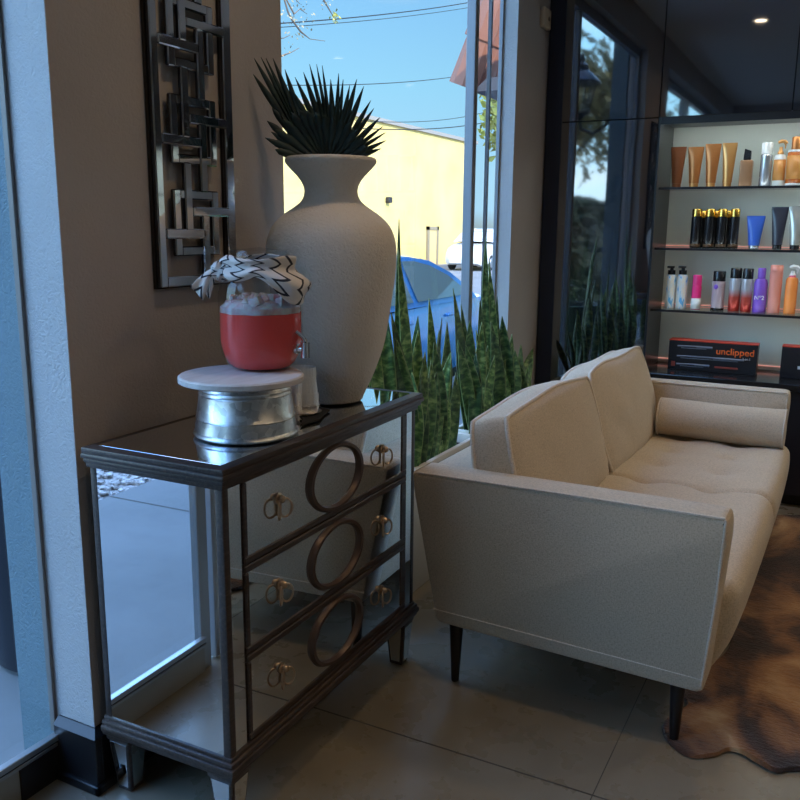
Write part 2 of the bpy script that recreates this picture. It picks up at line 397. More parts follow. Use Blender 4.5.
fm = MB(); fm.box((-3.05,1.68,0),(-.34,1.74,.12)); fm.box((-.34,1.665,0),(-.275,1.755,2.72)); fm.box((-3.05,1.68,2.72),(.735,1.74,2.78)); fm.box((-1.75,1.68,.12),(-1.70,1.74,2.72)); fm.box((-.275,1.68,2.31),(.735,1.74,2.36))
obj('window_frame', fm, M_ALU, w3, smooth=0)
obj('window_glass', MB().box((-3.05,1.707,.12),(-.33,1.713,2.73)).box((-.275,1.707,2.36),(.735,1.713,2.72)), M_PANE, w3, smooth=0)

# sensor on the far pier
p = at(543, 20, Y=YW)
sb = MB().box((p.x-.055,YW-.028,p.z-.045),(p.x+.055,YW,p.z+.055),.008,3)
se = obj('motion_sensor', sb, mat('sensor_plastic', (.62,.50,.36), .5), label='small beige motion sensor high on the brown pier', cat='sensor')
obj('lens', MB().sphere((p.x+.015,YW-.029,p.z+.005), (.012,.004,.012)), mat('sensor_lens', (.2,.15,.1), .3), se)

# ------------------------------------------------------------------ mirrored chest
TH = .0143
ch = empty('mirrored_chest', 'mirrored three-drawer chest in dark bronze framing against brown wall', 'chest of drawers', (1.3637,1.1388,0), TH)
W, D, ZB, ZT = .948, .387, .207, .848
lo = dict(local=True)
obj('body', MB().box((.004,.006,ZB-.01),(W-.004,D-.003,ZT+.01)), M_WOOD, ch, **lo)
for (a, b) in ((0,0),(W-.022,0),(0,D-.022),(W-.022,D-.022)):
    obj('post', MB().box((a,b,ZB-.005),(a+.022,b+.022,ZT+.004),.004,2), M_WOOD, ch, **lo)
obj('side_mirror', MB().box((.0005,.020,ZB-.004),(.006,D-.020,ZT+.002),.0012,1), M_MIRROR, ch, label='mirrored side panel', **lo)
obj('side_mirror', MB().box((W-.006,.020,ZB-.004),(W-.0005,D-.020,ZT+.002),.0012,1), M_MIRROR, ch, label='mirrored side panel', **lo)
for a0, a1 in ((.021,.064),(.890,.928)):
    obj('mirror_strip', MB().box((a0,.002,ZB-.004),(a1,.010,ZT+.002),.0012,1), M_MIRROR, ch, label='narrow mirrored strip', **lo)
for (z0, z1) in ((.668,.842),(.449,.629),(.228,.410)):
    fr = MB(); A0, A1, e = .070, .886, .016
    a0, a1 = .085, .852
    fr.box((A0,-.002,z0-.018),(A1,.012,z0),.003,1); fr.box((A0,-.002,z1),(A1,.012,min(z1+.018,.852)),.003,1)
    fr.box((A0,-.002,z0),(a0,.012,z1),.003,1); fr.box((a1,-.002,z0),(A1,.012,z1),.003,1)
    dr = obj('drawer', fr, M_WOOD, ch, **lo)
    obj('mirror_panel', MB().box((a0-.002,.001,z0-.002),(a1+.002,.008,z1+.002)), M_MIRROR, dr, label='mirrored drawer front', **lo)
    zc = (z0+z1)/2
    ring = MB(); n = 64; vs = []; fs = []
    ca = .470; RX, RZ, rw = .1375, .092, .022
    for k in range(n):
        t = 2*PI*k/n; c_, s_ = math.cos(t), math.sin(t)
        o_ = (ca+RX*c_, zc+RZ*s_); i_ = (ca+(RX-rw)*c_, zc+(RZ-rw*.78)*s_)
        mo = (ca+(RX-.005)*c_, zc+(RZ-.005)*s_); mi = (ca+(RX-rw+.005)*c_, zc+(RZ-rw*.78+.005)*s_)
        vs += [(o_[0],.001,o_[1]),(mo[0],-.009,mo[1]),(mi[0],-.009,mi[1]),(i_[0],.001,i_[1])]
    for k in range(n):
        j = (k+1)%n
        for q in range(3): fs.append([k*4+q, k*4+q+1, j*4+q+1, j*4+q])
    ring.add(vs, fs); obj('ring_ornament', ring, M_RINGWOOD, dr, label='oval bronze ring overlay', smooth=50, **lo)
    for pa in (.205, .727):
        pl = MB(); zp = zc-.005
        pl.sphere((pa,-.010,zp+.020), (.010,.011,.010)); pl.lathe([(.005,0),(.013,.002),(.014,.005),(.008,.008)], (pa,.002,zp+.020), 20, Matrix.Rotation(PI/2, 3, 'X'))
        for sx, tw in ((-.0125,.45),(.0125,-.45)):
            pts = []
            for k in range(28):
                t = 2*PI*k/28; x = .0165*math.cos(t); z = .0225*math.sin(t)
                pts.append((pa+sx+x*math.cos(tw), -.012+x*math.sin(tw), zp-.004+z))
            pl.tube(pts, .0028, 8, closed=True)
        obj('pull', pl, M_BRASS, dr, label='brass double-ring pull', **lo)
# top with stepped moulding and mirror inset
def slab(mb, o_, z0, z1, bev=.003): mb.box((-o_,-o_,z0),(W+o_,D+min(o_,.006),z1),bev,2)
tp = MB(); slab(tp,.006,.846,.860); slab(tp,.014,.858,.872,.005); slab(tp,.021,.870,.884,.005); slab(tp,.017,.882,.8965,.003)
top = obj('top', tp, M_WOOD, ch, **lo)
obj('mirror_inset', MB().box((.014,.012,.8940),(W-.010,D-.016,.8972),.0004,1), M_MIRROR, top, label='mirrored top panel', **lo)
bs = MB(); slab(bs,.004,.196,.207,.003); slab(bs,.011,.184,.198,.005); slab(bs,.016,.168,.186,.005); slab(bs,.010,.158,.170,.003)
obj('base_moulding', bs, M_WOOD, ch, **lo)
for (a, b) in ((.034,.034),(W-.034,.034),(.034,D-.036),(W-.034,D-.036)):
    lg = MB(); t, q = .034, .022
    lg.box((a-.037,b-.037,.142),(a+.037,b+.037,.160),.004,2)
    lg.hexa([(a-q,b-q,0),(a+q,b-q,0),(a+q,b+q,0),(a-q,b+q,0)], [(a-t,b-t,.144),(a+t,b-t,.144),(a+t,b+t,.144),(a-t,b+t,.144)], .003, 1)
    leg = obj('leg', lg, M_WOOD, ch, **lo)
    mi = MB(); z0, z1 = .014, .138
    def hw(z): return q + (t-q)*z/.144
    for (dx, dy) in ((-1,0),(1,0),(0,-1),(0,1)):
        P = []
        for z in (z0, z1):
            h = hw(z)+.0012
            for sg in (-1, 1):
                s_ = sg*(hw(z)-.008); P.append((a+dx*h+(s_ if dx == 0 else 0), b+dy*h+(s_ if dy == 0 else 0), z))
        mi.add(P, [[0,1,3,2] if (dx-dy) < 0 else [1,0,2,3]])
    obj('mirror_inset', mi, M_MIRROR, leg, local=True, smooth=0, label='mirrored leg inset', solid=.001)

# ------------------------------------------------------------------ openwork wall mirror
ax0, ax1 = 1.634, 1.939
YA, TA = 1.536, .014
M_EDGE = mat('dark_edge', (.03,.028,.032), .35)
ar = empty('wall_mirror', 'tall openwork mirror panel of interlocking square frames on the brown wall', 'mirror', ((ax0+ax1)/2, 1.548, 1.24))
P0 = 1.322; PER = .2325; ZTOP = P0+PER*4+.012
def bar(mb, x0, x1, z0, z1, y=YA, bev=.003):
    # a mirror strip with bevelled long edges
    mb.box((x0,y,z0),(x1,y+TA,z1),min(bev,.45*min(x1-x0,z1-z0)),1)
fb = MB(); bar(fb, ax0, ax0+.026, 1.244, ZTOP); bar(fb, ax1-.034, ax1, 1.244, ZTOP); bar(fb, ax0+.024, ax1-.032, 1.244, 1.270); bar(fb, ax0+.024, ax1-.032, ZTOP-.026, ZTOP)
obj('border', fb, M_MIRROR_D, ar, smooth=15, edge=M_EDGE)
bk = MB(); bk.box((ax0-.004,YA+.014,1.240),(ax0+.024,YW-.001,ZTOP+.004)).box((ax1-.03,YA+.014,1.240),(ax1+.004,YW-.001,ZTOP+.004)).box((ax0,YA+.014,1.24),(ax1,YW-.001,1.262)).box((ax0,YA+.014,ZTOP-.02),(ax1,YW-.001,ZTOP+.004))
obj('backing_frame', bk, mat('backing_dark', (.02,.015,.013), .5), ar, smooth=0)
for i in range(4):
    z = P0+PER*i; rx0, rx1, h, b_ = 1.694, 1.868, .168, .026
    sq = MB(); bar(sq, rx0, rx0+b_, z, z+h); bar(sq, rx1-b_, rx1, z, z+h); bar(sq, rx0+b_*.9, rx1-b_*.9, z, z+.024); bar(sq, rx0+b_*.9, rx1-b_*.9, z+h-.024, z+h)
    obj('square_frame', sq, M_MIRROR_D, ar, smooth=15, edge=M_EDGE)
    st = MB(); y2 = YA-.004
    low = z-.052 if i == 0 else z-PER+h-.004
    up = z+PER+.004 if i < 3 else ZTOP-.02
    bar(st, ax0+.024, 1.806, z+.044, z+.069, y2); bar(st, 1.760, ax1-.030, z+.102, z+.126, y2)
    bar(st, 1.733, 1.760, z+.066, up, y2); bar(st, 1.797, 1.824, low, z+.104, y2)
    obj('cross_bars', st, M_MIRROR_D, ar, smooth=15, edge=M_EDGE)

# ------------------------------------------------------------------ things on the chest
ZC = .9005
# galvanised bucket, upside down
B = at(246.5, 432.5, Z=.9); bx, by = B.x, B.y
def br(z, e=0): return .1255-.0215*z/.156+e
prof = [(.122,0),(.1262,.002),(.1285,.006),(.127,.010),(br(.013),.013),(br(.042),.042),(br(.045,.002),.045),(br(.048),.048),(br(.100),.100),(br(.103,.002),.103),(br(.106),.106),(br(.110),.110),(br(.113,.002),.113),(br(.116),.116),(br(.152),.152),(.101,.156),(.096,.156),(.096,.153),(.001,.153)]
bk = MB().lathe([(max(r,.001), z+ZC) for r, z in prof], (bx,by,0), 64)
obj('galvanized_bucket', bk, M_GALV, label='upturned galvanized bucket on the mirrored chest top', cat='bucket')
zb = ZC+.1562
pb = at(241.5, 374, Z=zb+.016)
obj('round_board', MB().lathe([(.135,0),(.140,.003),(.140,.013),(.136,.0165),(.001,.0165)], (pb.x,pb.y,zb), 72), M_BOARD, label='round pale board lying on the upturned bucket', cat='board')
# drinks jar
zj = zb+.0167
J = at(262, 368, Z=zj); jx, jy = J.x, J.y
SR = Vector((math.sin(YAW), -math.cos(YAW), 0)); SC = Vector((-math.cos(YAW), -math.sin(YAW), 0))   # right of / towards the viewer
jr = empty('drink_dispenser', 'glass drinks jar of iced pink drink on the round board', 'drink dispenser', (jx,jy,zj))
OP = [(.052,0),(.062,.002),(.079,.014),(.091,.036),(.0965,.066),(.0965,.170),(.093,.196),(.083,.214),(.070,.228),(.066,.236),(.066,.256)]
def jar_r(z):
    for (r0, z0), (r1, z1) in zip(OP, OP[1:]):
        if z0 <= z <= z1: return r0+(r1-r0)*(z-z0)/(z1-z0)
    return OP[-1][0]
obj('jar', MB().lathe([(0.001,.001)]+OP, (jx,jy,zj), 56, cap=False), M_JAR, jr, label='clear glass jar')
obj('lid', MB().lathe([(.058,.250),(.068,.252),(.068,.266),(.064,.272),(.030,.276),(.012,.278),(.001,.279)], (jx,jy,zj), 40, cap=False), M_JAR, jr, label='clear glass lid')
lq = [(.001,.004)]+[(jar_r(z)-.003, z) for z in (.006,.016,.03,.052,.07,.085,.11,.132)]+[(.001,.133)]
obj('pink_drink', MB().lathe(lq, (jx,jy,zj), 48, cap=False), M_DRINK, jr)
ic = MB()
random.seed(3)
ic.lathe([(.001,.132),(.0925,.132),(.093,.146),(.082,.157),(.05,.162),(.001,.160)], (jx,jy,zj), 48, cap=False, dr=lambda a, z: -.0025*(1+math.sin(a*9+z*400)))
for k in range(30):
    a = random.uniform(0, 2*PI); r = .076*math.sqrt(random.random()); z = random.uniform(.150,.164)
    s = random.uniform(.008,.013); R = Matrix.Rotation(random.uniform(0,3),4,'X') @ Matrix.Rotation(random.uniform(0,3),4,'Z')
    ic.box((-s,-s,-s*.8),(s,s,s*.8),.003,2, Matrix.Translation((jx+r*math.cos(a), jy+r*math.sin(a), zj+z)) @ R)
obj('ice', ic, M_ICE, jr, kind='stuff')
tdir = (SR*.92+SC*.38).normalized(); tz = zj+.052
tb = Vector((jx,jy,tz))+tdir*.088
tapm = MB().tube([tb-tdir*.006, tb+tdir*.010], .012, 16).tube([tb, tb+tdir*.030], .008, 12).tube([tb+tdir*.028+Vector((0,0,.016)), tb+tdir*.028+Vector((0,0,-.020))], .010, 14)
tapm.tube([tb+tdir*.028+Vector((0,0,.016)), tb+tdir*.022+Vector((0,0,.026)), tb-SR*.012+SC*.004+tdir*.018+Vector((0,0,.040))], [.006,.0055,.0045], 10)
obj('tap', tapm, M_CHROME, jr, label='chrome tap')
# striped cloth round the neck
sc = empty('striped_cloth', 'white cloth with black zigzag stripes knotted round the jar neck', 'cloth', (jx,jy,zj+.2))
def sdir(t): return SR*math.cos(t)+SC*math.sin(t)
sm = MB(); NU, NV = 96, 14; vs = []; uvs = []; fs = []
for i in range(NU+1):
    t = 2*PI*i/NU; c = math.cos(t); s_ = math.sin(t)
    ztop = .258+.004*math.sin(3*t); right = max(0, c)
    zlow = .212-.085*right**1.6*(.5+.5*max(0,s_+.55)/1.55) + .006*math.sin(5*t+1)
    for j in range(NV+1):
        v = j/NV; z = ztop+(zlow-ztop)*v
        fold = .006*math.sin(v*PI*3.2+1.4*math.sin(t+.5)+c)+.003*math.sin(7*t+v*5)
        r = max(jar_r(max(0, min(.256, z))), .067)+.010+fold+.006*math.sin(PI*v)
        vs.append(Vector((jx,jy,zj+z))+sdir(t)*r); uvs.append((i/NU, v))
for i in range(NU):
    for j in range(NV):
        a = i*(NV+1)+j; fs.append([a, a+1, a+NV+2, a+NV+1])
sm.add(vs, fs, uvs); obj('wrap', sm, M_SCARF, sc, smooth=80, solid=.002)
kn = MB(); kc = Vector((jx,jy,zj+.226))-SR*.082+SC*.03
b = bmesh.new(); bmesh.ops.create_uvsphere(b, u_segments=20, v_segments=14, radius=1)
kv = []; kuv = []
for v in b.verts:
    p_ = v.co; k_ = 1+.18*math.sin(6*math.atan2(p_.y, p_.x)+4*p_.z); kv.append(kc+SR*p_.x*.022*k_+SC*p_.y*.020*k_+Vector((0,0,p_.z*.021*k_))); kuv.append((math.atan2(p_.y,p_.x)/6.3*.4, p_.z*.5+.5))
b.verts.index_update(); kn.add(kv, [[v.index for v in f.verts] for f in b.faces], kuv); b.free()
obj('knot', kn, M_SCARF, sc, smooth=80)
for (dx, dz, dc, wd) in ((-.040,-.050,.02,.017),(-.022,-.052,.012,.012)):
    tl = MB(); vs = []; uvs = []; fs = []
    for i in range(11):
        t = i/10; c0 = kc-SR*.012+SR*dx*t+SC*dc*t+Vector((0,0,dz*t*t*.6+dz*.4*t))
        for j in range(5):
            s_ = (j/4-.5)*2; w_ = wd*(.45+.75*t)
            vs.append(c0+(Vector((0,0,.70))-SR*.70)*s_*w_+SC*.007*math.sin(s_*3+t*4)); uvs.append((t*.16, j/4*.4))
    for i in range(10):
        for j in range(4): a = i*5+j; fs.append([a,a+1,a+6,a+5])
    tl.add(vs, fs, uvs); obj('tail', tl, M_SCARF, sc, smooth=80, solid=.002)
# silver votive and black cloth
cv = at(303.5, 415, Z=.9); ccx, ccy = cv.x, cv.y
bc = MB(); cpts = [at(x, y, Z=.9) for x, y in ((296,414),(303,421),(300,427),(308,424),(319,421),(325,415),(330,411),(321,408.5),(309,407))]
ctop = [Vector((q.x,q.y,ZC+.0035+.002*math.sin(i*2.1))) for i, q in enumerate(cpts)]; cbot = [Vector((q.x,q.y,ZC)) for q in cpts]; n = len(cpts); cen = sum(ctop, Vector())/n
bc.add(cbot+ctop+[cen+Vector((0,0,.001))], [[i,(i+1)%n,n+(i+1)%n,n+i] for i in range(n)]+[[n+i,n+(i+1)%n,2*n] for i in range(n)]+[list(range(n))[::-1]])
obj('black_napkin', bc, M_BLACKCLOTH, label='small crumpled black napkin under the silver votive', cat='napkin', smooth=30)
vp = [(.028,0),(.038,.003),(.0415,.014),(.0415,.034),(.038,.062),(.035,.085),(.0345,.104),(.0335,.1045),(.031,.09),(.031,.02),(0.001,.018)]
fine = []
for (r0, z0), (r1, z1) in zip(vp, vp[1:]):
    for k in range(14): fine.append((r0+(r1-r0)*k/6, z0+(z1-z0)*k/6))
obj('silver_votive', MB().lathe(fine, (ccx,ccy,ZC+.0055), 176, cap=False, dr=lambda a, z: (.0012*math.sin(a*22)*math.sin(z*1100) if .01 < z else 0)), M_SILVER, label='textured silver votive holder behind the bucket, on a black napkin', cat='candle holder')
# big plaster vase
V = at(332.5, 399.5, Z=.9); vx, vy = V.x, V.y
vpr = [(.080,0),(.088,.004),(.094,.02),(.125,.09),(.155,.18),(.173,.29),(.183,.37),(.186,.425),(.180,.47),(.163,.505),(.135,.532),(.104,.553),(.084,.570),(.0755,.590),(.0765,.608),(.088,.630),(.108,.652),(.122,.667),(.1275,.676),(.1265,.684),(.120,.688),(.108,.686),(.092,.668),(.068,.630),(.062,.590),(.075,.565),(.10,.54),(.001,.50)]
def smooth_prof(pr, n=4):
    out = []
    for i in range(len(pr)-1):
        p0 = pr[max(0,i-1)]; p1 = pr[i]; p2 = pr[i+1]; p3 = pr[min(len(pr)-1,i+2)]
        for k in range(n):
            t = k/n
            f = lambda a, b, c, d: .5*((2*b)+(-a+c)*t+(2*a-5*b+4*c-d)*t*t+(-a+3*b-3*c+d)*t**3)
            out.append((max(.001,f(p0[0],p1[0],p2[0],p3[0])), f(p0[1],p1[1],p2[1],p3[1])))
    out.append(pr[-1]); return out
obj('plaster_vase', MB().lathe(smooth_prof(vpr), (vx,vy,ZC), 80, dr=lambda a, z: .0022*noise.noise(Vector((math.cos(a)*3,math.sin(a)*3,z*9)))), M_PLASTER, label='large cream textured plaster vase at the far end of the chest', cat='vase')
# dried fan palm leaves
pf = empty('fan_palm_leaves', 'dark green fan palm leaves standing in the cream vase', 'dried leaves', (vx,vy,ZC+.55))
VN = Vector((-math.cos(YAW), -math.sin(YAW), 0))
def fan(tips, hub, web, yoff, w=.012, stem=None):
    """tips: picture directions of the blades, as points on an upright plane through the vase axis; web = share joined"""
    mb = MB(); hubp = hub
    n = len(tips)
    for i, tp_ in enumerate(tips):
        d_ = tp_-hubp; ln = d_.length; d_.normalize(); side = d_.cross(VN).normalized()
        fold = VN*.006*(1 if i % 2 else -1)
        k = 12; vs = []; fs = []; gap = min((tips[j]-tp_).length for j in (i-1, i+1) if 0 <= j < n)
        for s_ in range(k+1):
            t = s_/k
            spread = gap/ln*t*ln*.62
            if t < web: wd = spread
            else:
                q_ = (t-web)/(1-web); wd = gap*(.60*web*(1-q_)+.17*math.sin(PI*q_)**.8)
            wd = max(.0006, min(wd, .0095 if t > web else .013))
            bow = VN*(-.02*math.sin(t*PI)+.03*t*t*yoff)
            c0 = hubp+d_*ln*t+bow
            vs += [c0-side*wd, c0+VN*(.005 if t < .95 else 0)*math.sin(PI*min(1,t*1.1)), c0+side*wd]
        for s_ in range(k):
            a = s_*3; fs += [[a,a+1,a+4,a+3],[a+1,a+2,a+5,a+4]]
        mb.add(vs, fs)
    return mb
def vplane(px, off):
    q = _d*F_PX+_r*(px[0]-400)-_u*(px[1]-400); o_ = Vector((vx,vy,0))+VN*off; t = (o_-CAM).dot(VN)/q.dot(VN); return CAM+q*t
f1 = [(264,137),(270,131),(266,120),(271,107),(252,73),(258,80),(253,57),(260,56),(265,57),(272,57),(277,68),(284,68)]
f2 = [(288,84),(295.6,78),(304,73),(310,65),(317,65),(322.6,66),(331,80),(339,74),(343.5,80),(350,86),(357,80),(364,87),(371,101),(374,109),(380,118),(383,127),(385.6,133),(386,141),(381,149)]
f3 = [(276,150),(272,141),(276,130),(284,120),(292,113),(300,110),(308,111),(316,113),(325,115),(334,117),(343,119),(351,123),(358,130),(364,138),(368,147)]
obj('fan_leaf', fan([vplane(q, -.03) for q in f1], vplane((312,160),-.03), .58, -.6), M_PALM, pf, smooth=60, solid=.0012)
obj('fan_leaf', fan([vplane(q, .01) for q in f2], vplane((333,163),.01), .40, .4), M_PALM, pf, smooth=60, solid=.0012)
obj('fan_leaf', fan([vplane(q, .035) for q in f3], vplane((327,168),.035), .80, .5), M_PALM, pf, smooth=60, solid=.0012)
stm = MB()
for px, off in (((312,160),-.03),((333,163),.01),((327,168),.035)):
    h = vplane(px, off); stm.tube([h, Vector((vx+(h.x-vx)*.3, vy+(h.y-vy)*.3, ZC+.56))], .006, 8)
obj('stem', stm, M_PALM, pf)

# ------------------------------------------------------------------ sofa
SX, SY = 2.20, .65
so = empty('sofa', 'oatmeal fabric two-seat sofa with tapered black legs beside the chest', 'sofa', (SX,SY,0), -.012)
def soft(mb, fn, nu, nv): return mb
def arm_mb(x0, x1):
    # outline in (y, z): front is -y
    pts = [(.452,.681),(.463,.668),(.452,.60),(.374,.218),(.360,.208),(-.402,.190),(-.418,.200),(-.445,.62),(-.442,.670),(-.430,.683)]
    return MB().prism(pts, x0, x1, 0, .014)
a1 = obj('arm', arm_mb(0,.128), M_SOFA, so, **lo)
a2 = obj('arm', arm_mb(1.935,2.063), M_SOFA, so, **lo)
for (o_, x) in ((a1, .002), (a2, 1.937)):
    pm = MB().tube([(x+.001,.438,.677),(x,.0,.682),(x+.001,-.434,.684)], .0035, 8).tube([(x+.001,-.436,.68),(x,-.428,.45),(x+.001,-.41,.212)], .0035, 8)
    pm.tube([(x,.38,.252),(x-.001,0,.243),(x,-.414,.233)], .0026, 8)
    obj('piping', pm, M_PIPING, o_, **lo)
bkp = MB().prism([(.437,.678),(.447,.668),(.375,.225),(.255,.225),(.300,.668),(.310,.678)], .118, 1.945, 0, .012)
obj('back_frame', bkp, M_SOFA, so, **lo)
obj('seat_base', MB().prism([(.36,.218),(.36,.30),(-.38,.30),(-.372,.206)], .12, 1.943, 0, .01), M_SOFA, so, **lo)
for (x, y) in ((.055,.325),(.055,-.345),(1.99,.325),(1.99,-.345)):
    obj('leg', MB().lathe([(.011,0),(.0125,.004),(.022,.19),(.023,.225)], (x,y,0), 20), M_LEG, so, **lo)
# bench seat cushion with tufts
def seat_mb():
    nx, ny = 90, 44; x0, x1, y0, y1 = .122, 1.941, -.468, .262; zt, zb = .452, .285
    tuft = [(.122+(1.819)*(i+.5)/7, y) for i in range(7) for y in (-.26,-.02,.2)]
    def topz(x, y):
        z = zt+.018*math.sin(PI*(x-x0)/(x1-x0))**.35
        for (tx, ty) in tuft:
            d2 = (x-tx)**2+(y-ty)**2; z -= .020*math.exp(-d2/.0016)+.014*math.exp(-d2/.012)
        xm = (x0+x1)/2; z -= .030*math.exp(-((x-xm)/.012)**2)   # centre seam
        z += .003*noise.noise(Vector((x*7,y*7,0)))
        return z
    b = MB(); vs = []; fs = []
    # rounded profile round the front: t in [0,1] top back->front, then front face, then the bottom
    prof = []
    for j in range(ny+1): prof.append(('t', y1+(y0+.045-y1)*j/ny))
    for j in range(1, 9): a = PI/2*j/8; prof.append(('f', y0+.045-.045*math.sin(a), -.045+.045*math.cos(a)))
    for j in range(1, 9): s_ = j/8; prof.append(('f', y0+.040*s_**2.4, -.045-(.235-.045)*s_))
    prof.append(('f', y0+.12, -.240))
    for i in range(nx+1):
        u = i/nx; x = x0+(x1-x0)*u; e = min(1, min(u,1-u)/.03); rd = .02*(1-math.sqrt(max(0,1-(1-e)**2)))
        for pr in prof:
            if pr[0] == 't': vs.append((x, pr[1], topz(x, pr[1])-rd))
            else:
                bul = -.022*math.sin(PI*min(1,max(0,(-pr[2])/.235)))*math.sin(PI*u)**.4; crease = .012*math.exp(-((u-.5)/.010)**2)
                vs.append((x, pr[1]+bul+crease+rd, topz(x, y0+.045)-rd+pr[2]))
    m_ = len(prof)
    for i in range(nx):
        for j in range(m_-1): a = i*m_+j; fs.append([a, a+m_, a+m_+1, a+1])
    # ends + underside
    fs.append([j for j in range(m_)]); fs.append([nx*m_+j for j in range(m_)][::-1])
    fs.append([0]+[i*m_+m_-1 for i in range(0,nx+1)]+[nx*m_])
    b.add(vs, fs); return b
sc_ = obj('seat_cushion', seat_mb(), M_SOFA, so, smooth=60, **lo)
# back cushions: puffy boxed pads with piping along both faces
def pad(xa, xb, y_bot, y_top, z_bot, z_top, th, seed, name_lab):
    """leaning pad: front face from (y_bot,z_bot) to (y_top,z_top); thickness th backwards"""
    n = 28; v = Vector((0, y_top-y_bot, z_top-z_bot)); hgt = v.length; v.normalize(); nrm = Vector((0, -v.z, v.y))*1.0
    if nrm.y > 0: nrm = -nrm
    def surf(u, w, s):
        # u,w in [-1,1] over the face; s=+1 front, -1 back
        e = (1-u*u)*(1-w*w)
        puff = .052*e**.55 if s > 0 else .03*e**.55
        cu = 1+.02-.05*w*w; cw = 1-.030*abs(u)**2.2
        wob = .010*noise.noise(Vector((u*1.6+seed, w*1.6, s)))*(1 if e > .02 else .5)
        wr = .006*math.sin((u*1.0+w*.9)*7+seed)*math.exp(-((u+.55)/.35)**2)*e
        rc = 1-.045*abs(u*w)**5
        c_ = Vector((xa+(xb-xa)*(u*cu*rc+1)/2, y_bot, z_bot))+v*hgt*((w*cw*(rc if w > 0 else 1)+1)/2)
        top = .006*math.sin(u*4.2+seed)*max(0,w)**3
        tap = 1-max(0,w)**2*.08
        return c_+Vector((0,0,top))+nrm*(s*(th/2*tap)+s*puff*.8-th/2+wob*s+wr)
    mb = MB(); vs = []; fs = []; L_ = n+1
    for s in (1, -1):
        for i in range(L_):
            for j in range(L_): vs.append(surf(-1+2*i/n, -1+2*j/n, s))
    for i in range(n):
        for j in range(n):
            a = i*L_+j; fs.append([a, a+L_, a+L_+1, a+1]); q = L_*L_+a; fs.append([q, q+1, q+L_+1, q+L_])
    def edge():
        for i in range(n): yield (i*L_, (i+1)*L_)
        for j in range(n): yield (n*L_+j, n*L_+j+1)
        for i in range(n, 0, -1): yield (i*L_+n, (i-1)*L_+n)
        for j in range(n, 0, -1): yield (j, j-1)
    ed = list(edge()); base_i = len(vs); ctr = sum(vs, Vector())/len(vs); NB = 4
    for a, _ in ed:
        p0, p1 = vs[a], vs[a+L_*L_]; ou = (p0+p1)/2-ctr; ou = (ou-nrm*ou.dot(nrm)).normalized()
        for q in range(1, NB): vs.append(p0+(p1-p0)*q/NB+ou*.011*math.sin(PI*q/NB))
    m_ = len(ed)
    for i, (a, c_) in enumerate(ed):
        j = (i+1)%m_; A = [a]+[base_i+i*(NB-1)+q for q in range(NB-1)]+[a+L_*L_]; B_ = [c_]+[base_i+j*(NB-1)+q for q in range(NB-1)]+[c_+L_*L_]
        for q in range(NB): fs.append([B_[q], A[q], A[q+1], B_[q+1]])
    mb.add(vs, fs)
    o_ = obj('back_cushion', mb, M_SOFA, so, smooth=50, label=name_lab, **lo)
    pm = MB()
    for s in (0, 1): pm.tube([vs[a+s*L_*L_] for a, _ in edge()], .0072, 8, closed=True)
    obj('piping', pm, M_PIPING, o_, **lo)
pad(.130, 1.030, .118, .222, .440, .858, .125, 1.3, 'back cushion at the near end')
pad(1.035, 1.948, .112, .230, .440, .856, .125, 4.1, 'back cushion at the far end')
# bolster
bo = empty('bolster_pillow', 'cylindrical bolster pillow lying on the sofa seat against its far arm', 'pillow', (3.985,.45,.45))
bm_ = MB(); R_ = .086; L2 = .268
prb = [(.001,-L2-.006),(R_*.7,-L2-.004),(R_-.006,-L2)]+[(R_,-L2+.006+(2*L2-.012)*k/12) for k in range(13)]+[(R_-.006,L2),(R_*.7,L2+.004),(.001,L2+.006)]
Rm = Matrix.Rotation(PI/2, 3, 'X')
bcen = Vector((4.020, .452, .456+R_))
bm_.lathe(prb, bcen, 44, Rm, cap=False, dr=lambda a, z: .003*math.sin(3*a+z*9))
obj('cover', bm_, M_SOFA, bo)
for s in (-1, 1):
    obj('end_piping', MB().tube([bcen+Vector((math.cos(2*PI*k/40)*R_, s*L2, math.sin(2*PI*k/40)*R_)) for k in range(40)], .004, 8, closed=True), M_PIPING, bo)

# ------------------------------------------------------------------ cowhide rug
outline = [(2.255,.330),(2.222,.305),(2.195,.272),(2.192,.235),(2.225,.19),(2.262,.165),(2.268,.13),(2.245,.09),(2.225,.04),(2.255,.0),(2.27,-.06),(2.24,-.14),(2.28,-.24),(2.40,-.40),(2.62,-.55),(2.9,-.62),(3.2,-.66),(3.6,-.72),(3.9,-.9),(4.2,-.86),(4.42,-.62),(4.52,-.3),(4.54,-.05),(4.50,.12),(4.40,.25),(4.2,.30),(3.9,.24),(3.6,.24),(3.3,.26),(3.05,.255),(2.92,.235),(2.80,.25),(2.66,.30),(2.52,.33),(2.44,.30),(2.38,.325),(2.31,.345)]
def smooth_loop(pts, n=5):
    out = []; m_ = len(pts)
    for i in range(m_):
        p0, p1, p2, p3 = pts[i-1], pts[i], pts[(i+1)%m_], pts[(i+2)%m_]
        for k in range(n):
            t = k/n; f = lambda a, b, c, d: .5*((2*b)+(-a+c)*t+(2*a-5*b+4*c-d)*t*t+(-a+3*b-3*c+d)*t**3)
            out.append((f(p0[0],p1[0],p2[0],p3[0]), f(p0[1],p1[1],p2[1],p3[1])))
    return out
lp = smooth_loop(outline, 6); cx, cy = 3.35, -.2
